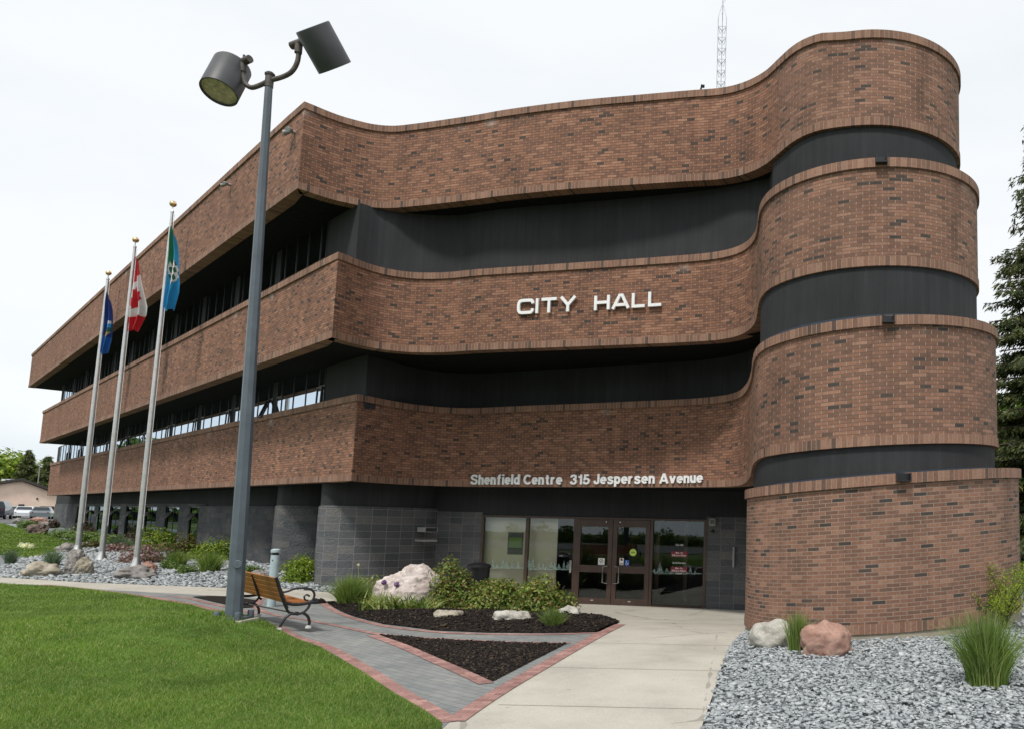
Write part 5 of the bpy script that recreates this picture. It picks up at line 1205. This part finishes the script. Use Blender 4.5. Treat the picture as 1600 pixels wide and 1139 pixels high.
# ------------------------------------------------------------------ trees
def spruce(x,y,h,rb,label,seed=1,density=1.,z0=None,group=None,nw=None,leaf=.16,dens=1):
    z=float(T(x,y)) if z0 is None else z0; e=empty('spruce_tree',(x,y,z),label,'tree',group); r=random.Random(seed); g=np.random.default_rng(seed)
    m=MB(); m.tube([(x,y,z-.2),(x+.05,y,z+h*.5),(x,y,z+h)],[h*.018+.05,h*.011+.03,.02],9); m.build('trunk',mt['bark'],e,smooth=True)
    C_=[];D_=[];lim=MB(); zz_=h*.1; k=0
    while zz_<h*.985:
        f=1-zz_/h; R=rb*(f**.85)*(.85+.3*r.random())+.12; nb=max(4,int((6+5*f)*density))
        for i in range(nb):
            a=r.uniform(0,2*pi); Rb=R*r.uniform(.7,1.12); n=max(4,int(Rb/.17))
            drop=.30*Rb; tipup=.12*Rb; pts=[]
            for j in range(n+1):
                t=j/n; pts.append(Vector((x+cos(a)*Rb*t,y+sin(a)*Rb*t,z+zz_+.15*Rb*t-drop*t*t*1.2+tipup*t**4)))
            lim.tube(pts[::2]+[pts[-1]] if n%2 else pts[::2],.012+.01*f,4,cap=False)
            for j in range(1,n+1):
                t=j/n; wd=.30*Rb*(1-t*.75)*(.4+.6*min(1,t*3))+.07
                for q in range(max(2,int(wd/.10*1.6))):
                    s=r.uniform(-1,1)*wd; C_.append((pts[j].x-sin(a)*s+r.gauss(0,.04),pts[j].y+cos(a)*s+r.gauss(0,.04),pts[j].z-abs(s)*.25-r.random()*.16)); sg=1 if s>0 else -1
                    D_.append((cos(a)*.7-sin(a)*.7*sg,sin(a)*.7+cos(a)*.7*sg,-.45-r.random()*.7))
        zz_+=h*(.018+.017*f)*(1.25 if density<1 else 1)+.05
    lim.build('limb',mt['bark'],e)
    C_=np.array(C_);D_=np.array(D_); C_=np.repeat(C_,dens,0)+g.normal(0,leaf*.35,(len(C_)*dens,3)); D_=np.repeat(D_,dens,0)+g.normal(0,.35,(len(D_)*dens,3)); D_/=np.linalg.norm(D_,axis=1)[:,None]; n=len(C_); sd=np.cross(D_,g.normal(size=(n,3))); sd/=np.linalg.norm(sd,axis=1)[:,None]
    s=leaf*g.uniform(.6,1.3,(n,1)); V=np.stack([C_-D_*s*.2,C_+sd*s*.16+D_*s*.4,C_+D_*s*1.15,C_-sd*s*.16+D_*s*.4],1).reshape(-1,3)
    np_obj('crown',V,np.arange(n*4).reshape(-1,4),mt['spruce'],e); return e
def tree(x,y,h,rad,label,seed=1,n=9000,leaf=.16,mat='decid',group=None,z0=None,ch=.55):
    z=float(T(x,y)) if z0 is None else z0; e=empty('broadleaf_tree',(x,y,z),label,'tree',group); r=random.Random(seed); g=np.random.default_rng(seed); m=MB()
    m.tube([(x,y,z-.3),(x+.1,y,z+h*.3),(x,y+.1,z+h*.6)],[h*.028,h*.02,h*.012],10)
    m.build('trunk',mt['bark'],e,smooth=True); Vs=[]
    for i in range(13):
        a=r.uniform(0,2*pi); q=rad*r.uniform(.15,.72); zc=z+h*(1-ch)+h*ch*r.uniform(.08,.85); q*=1-.5*abs((zc-z)/h-.6)
        c=(x+cos(a)*q,y+sin(a)*q,zc); m=MB(); m.tube([(x,y,z+h*.28),(x+cos(a)*q*.4,y+sin(a)*q*.4,z+h*.45),c],[h*.012,h*.008,.02],6)
        m.build('limb',mt['bark'],e); rr_=rad*r.uniform(.3,.52); V,_=leaves(c,(rr_,rr_,rr_*.75),n//13,leaf,lobes=7,seed=seed*31+i); Vs.append(V)
    V=np.concatenate(Vs); np_obj('crown',V,np.arange(len(V)).reshape(-1,4),mt[mat],e); return e
def zt_at(u,v,Y): return at(u,v,Y).z
# right side
p=at(1638,800,25.); spruce(p.x,25.,zt_at(1638,150,25.)-.6,3.5,'tall dark spruce with drooping branches behind the tower at the right edge',5,1.0,leaf=.15,dens=8)
p=at(1610,800,40.); tree(p.x,40.,zt_at(1610,600,40.)-.5,4.5,'green broadleaf tree behind the right spruce',8,7000,.2)
p=at(1590,800,31.); spruce(p.x,31.,6.2,2.4,'shorter dark spruce low behind the tower at the right edge',9,1.,leaf=.15,dens=3)
p=at(1590,880,27.); b=Vector((p.x,27.,float(T(p.x,27.)))); e=empty('metal_post',b,'grey-green square metal post just right of the tower','post'); z1=zt_at(1590,800,27.)
m=MB(); m.box(b.x-.09,b.x+.09,b.y-.09,b.y+.09,b.z,z1); m.build('shaft',simple('grey_green_paint',(.2,.27,.24),.6),e,bevel=.01); m=MB(); m.box(b.x-.12,b.x+.12,b.y-.12,b.y+.12,z1+.001,z1+.06); m.build('cap',mt['grey'],e)
# left background
D0=112.
def lx(u,Y): return at(u,790,Y).x
tree(lx(-12,175),175,zt_at(0,718,175)-.8,13,'yellow-green broadleaf tree behind the left part of the pink house',2,9000,.5,'bright')
tree(lx(18,180),180,zt_at(18,728,180)-.8,11,'yellow-green broadleaf tree behind the roof ridge of the pink house',3,9000,.5,'bright')
tree(lx(50,185),185,zt_at(46,745,185)-.8,9,'darker low broadleaf tree behind the right slope of the pink house',4,5000,.5,'decid')
spruce(lx(36,168),168,zt_at(36,702,168)-.8,4.4,'pointed spruce behind the pink house, left of the other spruce',12,.8,leaf=.4,dens=5)
spruce(lx(67,168),168,zt_at(68,710,168)-.8,4.4,'dark spruce next to the city hall corner behind the pink house',14,.9,leaf=.4,dens=5)
b=Vector((lx(55,150),150,.8)); e=empty('utility_pole',b,'thin grey pole between the two spruces behind the pink house','pole'); m=MB(); m.tube([b,Vector((b.x,150,zt_at(55,720,150)))],.08,6); m.build('shaft',mt['grey'],e); m=MB(); m.box(b.x-.5,b.x+.5,149.7,149.9,zt_at(55,725,150),zt_at(55,725,150)+.2); m.build('crossarm',mt['grey'],e)
# trees across the street, behind the camera, seen mirrored in the glass
for i,(x,y,h,r_) in enumerate([(-30,-24,11,5),(-17,-27,13,6),(-7,-25,8,4.5),(4,-28,12,6),(-44,-26,12,6),(-60,-20,13,6)]):
    tree(x,y,h,r_,'%s broadleaf tree across the street, mirrored in the windows'%['round','tall','small','wide','slim','big','dense','farthest'][i],20+i,3500,.4,'decid','trees across the street',z0=0,ch=.75)

for i,(x,y,h,r_) in enumerate([(-88,66,10,5),(-98,80,13,6)]):
    tree(x,y,h,r_,'%s broadleaf tree beyond the rear lawn, mirrored in the office windows'%['nearer','farther'][i],60+i,3500,.4,'decid','trees beyond the rear lawn',ch=.8)
V=[];r_=random.Random(8); e=empty('added_hedge',(-80,62,.6),'tall dense hedging added out of view beyond the rear lawn to darken the ground-floor window reflections','added_hedge')  # unseen hedging added to keep bright sky out of the window reflections
for i in range(22):
    v_,_f=leaves((-52-i*2.2,30+i*2.6,.4),(1.9,1.9,r_.uniform(2.0,3.0)),420,.3,lobes=8,seed=i+90,flat=1); V.append(v_)
V=np.concatenate(V); np_obj('foliage',V,np.arange(len(V)).reshape(-1,4),mt['decid'],e)
V=[];r_=random.Random(5)
e=empty('added_hedge',(-12,-19,.1),'long dense hedging added out of view across the street to darken the entrance glass reflections','added_hedge')  # unseen hedging added to give the entrance glass a dark reflected band
for i in range(26):
    v_,_f=leaves((-34+i*1.6,-19+r_.uniform(-.3,.3),.1),(1.3,.9,r_.uniform(1.1,1.9)),260,.16,lobes=8,seed=i+50,flat=1); V.append(v_)
V=np.concatenate(V); np_obj('foliage',V,np.arange(len(V)).reshape(-1,4),mt['decid'],e)
# ------------------------------------------------------------------ pink house
def house():
    Dc=116.; cv_=ray(30,790); fd=Vector((cv_.x,cv_.y,0)).normalized(); sd_=Vector((fd.y,-fd.x,0)); c0=fd*158
    def hit(u,v,off=0):   # photo point on the gable wall plane
        d=ray(u,v); t=(158-off)/d.dot(fd); return Vector((0,0,EYE))+d*t
    pl,pr=hit(-70,790),hit(91,790); pk=hit(34,751); er=hit(91,773); zl_=pk.z-(er.z-pk.z)*-.9; zg_=-.2
    e=empty('pink_house',(*(pl+pr).to_2d()/2,zg_),'single-storey pink stucco house with a low gable beyond the parked cars','house')
    q=lambda p,z,b=0:(p.x+fd.x*b,p.y+fd.y*b,z)
    m=MB(); m.poly([q(pl,zg_),q(pr,zg_),q(pr,er.z),q(pk,pk.z),q(pl,zl_)]); m.poly([q(pr,zg_),q(pr,zg_,25),q(pr,er.z,25),q(pr,er.z)]); m.poly([q(pl,zg_,25),q(pl,zg_),q(pl,zl_),q(pl,zl_,25)]); m.build('wall',mt['pink'],e)
    m=MB()
    for (pa,za,pb,zb_) in ((pl-sd_*.6,zl_-.1,pk,pk.z),(pk,pk.z,pr+sd_*.5,er.z-.1)):
        m.poly([q(pa,za+.05,-.6),q(pb,zb_+.05,-.6),q(pb,zb_+.05,26),q(pa,za+.05,26)]); m.poly([q(pa,za+.05,-.6),q(pb,zb_+.05,-.6),q(pb,zb_+.45,-.6),q(pa,za+.45,-.6)]); m.poly([q(pa,za+.45,-.6),q(pb,zb_+.45,-.6),q(pb,zb_+.45,26),q(pa,za+.45,26)])
    m.build('roof',mt['roof'],e)
    def r(u0,u1,v0,v1,nm,mat,d=.05,par=e):
        a=hit(u0,v0);b=hit(u1,v1); w_=MB(); w_.obox((a.x,a.y,0),sd_,-fd,UP,0,(b-a).dot(sd_),-.02,d,b.z,a.z); return w_.build(nm,mat,par)
    w=r(29,37,787,796,'window',mt['dframe'],.06); r(30,36,788,795,'pane',mt['carglass'],.1,w)
    d=r(63,83,790,809,'garage_door',mt['frame'],.06); r(71,80,797,809,'panel',mt['grey'],.12,d); r(64,82,791.5,793,'header',mt['dframe'],.13,d)
    r(57,59,777,780,'vent',mt['dframe'],.1)
    for i,u in enumerate((13,19,26)):
        a=hit(u,752,-6); w_=MB(); w_.obox((a.x,a.y,0),sd_,-fd,UP,-.8,.8,-.5,.5,a.z-.6,a.z+.4); w_.build('roof_vent',mt['white'],e)
house()

# ------------------------------------------------------------------ cars
def car(loc,rz,body,label,kind='sedan',Lc=4.6,Wc=1.8,Hc=1.45,group='parked cars'):
    e=empty('parked_car',loc,label,'car',group); inv=None; h=Hc
    if kind=='sedan': prof=[(-.5,.2),(-.5,.52),(-.47,.62),(-.36,.66),(-.24,.97),(-.05,1.0),(.1,.97),(.24,.68),(.45,.58),(.5,.48),(.5,.2)]
    else: prof=[(-.5,.22),(-.5,.6),(-.47,.95),(-.42,1.0),(.05,1.0),(.17,.94),(.26,.66),(.46,.6),(.5,.5),(.5,.22)]
    R=Matrix.Translation(Vector(loc))@Matrix.Rotation(rz,4,'Z')
    def W(x,y,z): return R@Vector((x,y,z))
    m=MB(); n=len(prof)
    def yw(z): return Wc/2*(1 if z<.62 else 1-.28*(z-.62)/.38)
    rows=[[W(x*Lc,s*yw(z)*f,z*h) for x,z in prof] for s,f in ((-1,1),(-1,.8),(1,.8),(1,1))]
    for a in (rows[0],rows[3][::-1]): m.poly(a[::-1] if a is rows[0] else a[::-1])
    for i in range(n-1): m.quad(rows[0][i],rows[0][i+1],rows[3][i+1],rows[3][i])
    bo=m.build('body',body,e,bevel=.05)
    # glazing set slightly proud
    m=MB(); gi=[(i,i+1) for i in range(n-1) if prof[i][1]>=.6 or prof[i+1][1]>=.6]
    top=[q for q in prof if q[1]>.9]; x0=top[0][0];x1=top[-1][0]; lo=.66
    xa=[q for q in prof if q[1]<.7 and q[0]<x0][-1] if True else 0; xb=[q for q in prof if q[1]<.7 and q[0]>x1][0]
    for s in (-1,1):
        P=[W(xa[0]*Lc+.2,s*(yw(.67)+.012),.67*h),W(xb[0]*Lc-.15,s*(yw(.67)+.012),.67*h),W(x1*Lc-.05,s*(yw(.93)+.012),.93*h),W(x0*Lc+.1,s*(yw(.93)+.012),.93*h)]; m.poly(P if s<0 else P[::-1])
    for (p0,p1) in ((xb,top[-1]),(xa,top[0])):
        sg=1 if p0 is xb else -1; a0_=Vector((p0[0]*Lc,p0[1]*h)); a1_=Vector((p1[0]*Lc,p1[1]*h)); q0=a0_.lerp(a1_,.1);q1=a0_.lerp(a1_,.92); of=.015*sg
        P=[W(q0.x+of,-yw(.67)*.9,q0.y+.012),W(q0.x+of,yw(.67)*.9,q0.y+.012),W(q1.x+of,yw(.95)*.9,q1.y+.012),W(q1.x+of,-yw(.95)*.9,q1.y+.012)]; m.poly(P)
    m.build('windows',mt['carglass'],e)
    for x in (-.31,.32):
        for s in (-1,1):
            m=MB(); ax=(R.to_3x3()@Vector((0,1,0))); c=W(x*Lc,s*(Wc/2-.1),.31); m.lathe(c,[(.31,-.11),(.32,-.09),(.32,.09),(.31,.11)],18,ax); w=m.build('wheel',mt['black'],e); m=MB(); m.lathe(c+ax*s*.112,[(.19,0),(.17,.008)],14,ax); m.build('rim',mt['alu'],w)
    for s in (-1,1):
        m=MB(); c=W(.497*Lc,s*Wc*.36,.5*h); m.lathe(c,[(.1,0),(.07,.03)],10,R.to_3x3()@Vector((1,0,0))); m.build('headlight',mt['lens'],e)
        m=MB(); c=W(-.497*Lc,s*Wc*.38,.52*h); m.lathe(c,[(.09,0),(.07,.02)],10,R.to_3x3()@Vector((-1,0,0))); m.build('tail_light',mt['red'],e)
    return e
pw,ps,pd,pk2=paint('white_car_paint',(.7,.74,.78)),paint('silver_car_paint',(.35,.42,.5)),paint('dark_car_paint',(.012,.018,.03)),paint('grey_car_paint',(.16,.19,.21))
def cp(u,v,Y): p=at(u,v,Y); return (p.x,Y,float(T(p.x,Y))-.02)
car(cp(38,805,94),math.radians(-52),pw,'white sedan parked facing the lawn in front of the pink house')
car(cp(66,806,92),math.radians(126),pk2,'grey sedan parked with its red tail lights showing, next to the city hall corner')
car(cp(17,803,97),math.radians(-50),ps,'silver sedan half hidden between the dark off-roader and the white sedan')
car(cp(-4,800,84),math.radians(124),pd,'dark green high off-road car at the left edge of the picture','suv',4.8,1.95,1.95)
car((-2.2,-5.2,0.13),math.radians(4),pd,'dark sedan parked at the kerb behind the viewer, mirrored in the entrance glass')

# ------------------------------------------------------------------ sky and light
w=bpy.data.worlds.new('World'); S.world=w; w.use_nodes=True; nt=w.node_tree; bg=nt.nodes['Background']
sky=N(nt,'ShaderNodeTexSky',sky_type='NISHITA'); sky.sun_disc=False
SE,SR=math.radians(57),math.radians(200)   # elevation, compass rotation
sky.sun_elevation=SE; sky.sun_rotation=SR
tc_=N(nt,'ShaderNodeTexCoord'); mp=N(nt,'ShaderNodeMapping'); L(nt,tc_.outputs['Generated'],mp.inputs[0]); mp.inputs['Scale'].default_value=(1,1,3.2)
cn=noise_(nt,1.6,7,mp.outputs[0],.55)
cloud=ramp(nt,cn,[(.25,(5.4,6.2,6.8)),(.42,(7.4,8.1,8.6)),(.55,(8.8,9.1,9.2)),(.75,(9.3,9.35,9.4))])
sp_=N(nt,'ShaderNodeSeparateXYZ'); L(nt,tc_.outputs['Generated'],sp_.inputs[0])
hi=ramp(nt,sp_.outputs[2],[(.02,(.0,.0,.0)),(.22,(1,1,1))])
cl2=mix(nt,hi,cloud,(9.1,9.25,9.35))
ccl=mix(nt,.45,cl2,cloud)
ccl=mix(nt,hi,cloud,mix(nt,.65,cloud,(9.1,9.25,9.35)))
col_=mix(nt,.9,sky.outputs[0],ccl)
L(nt,col_,bg.inputs[0]); bg.inputs[1].default_value=.1
sl=bpy.data.lights.new('sun','SUN'); so=bpy.data.objects.new('sun',sl); COL.objects.link(so); sl.energy=2.4; sl.angle=math.radians(8); sl.color=(1,.96,.9)
sd=Vector((sin(SR)*cos(SE),cos(SR)*cos(SE),sin(SE))); so.rotation_euler=sd.to_track_quat('Z','Y').to_euler(); so.location=(0,0,30)
S.view_settings.view_transform='Standard'; S.view_settings.look='None'; S.view_settings.exposure=.2; S.view_settings.gamma=1
S.cycles.max_bounces=6; S.cycles.transparent_max_bounces=12; S.cycles.caustics_reflective=False; S.cycles.caustics_refractive=False; S.cycles.use_denoising=True
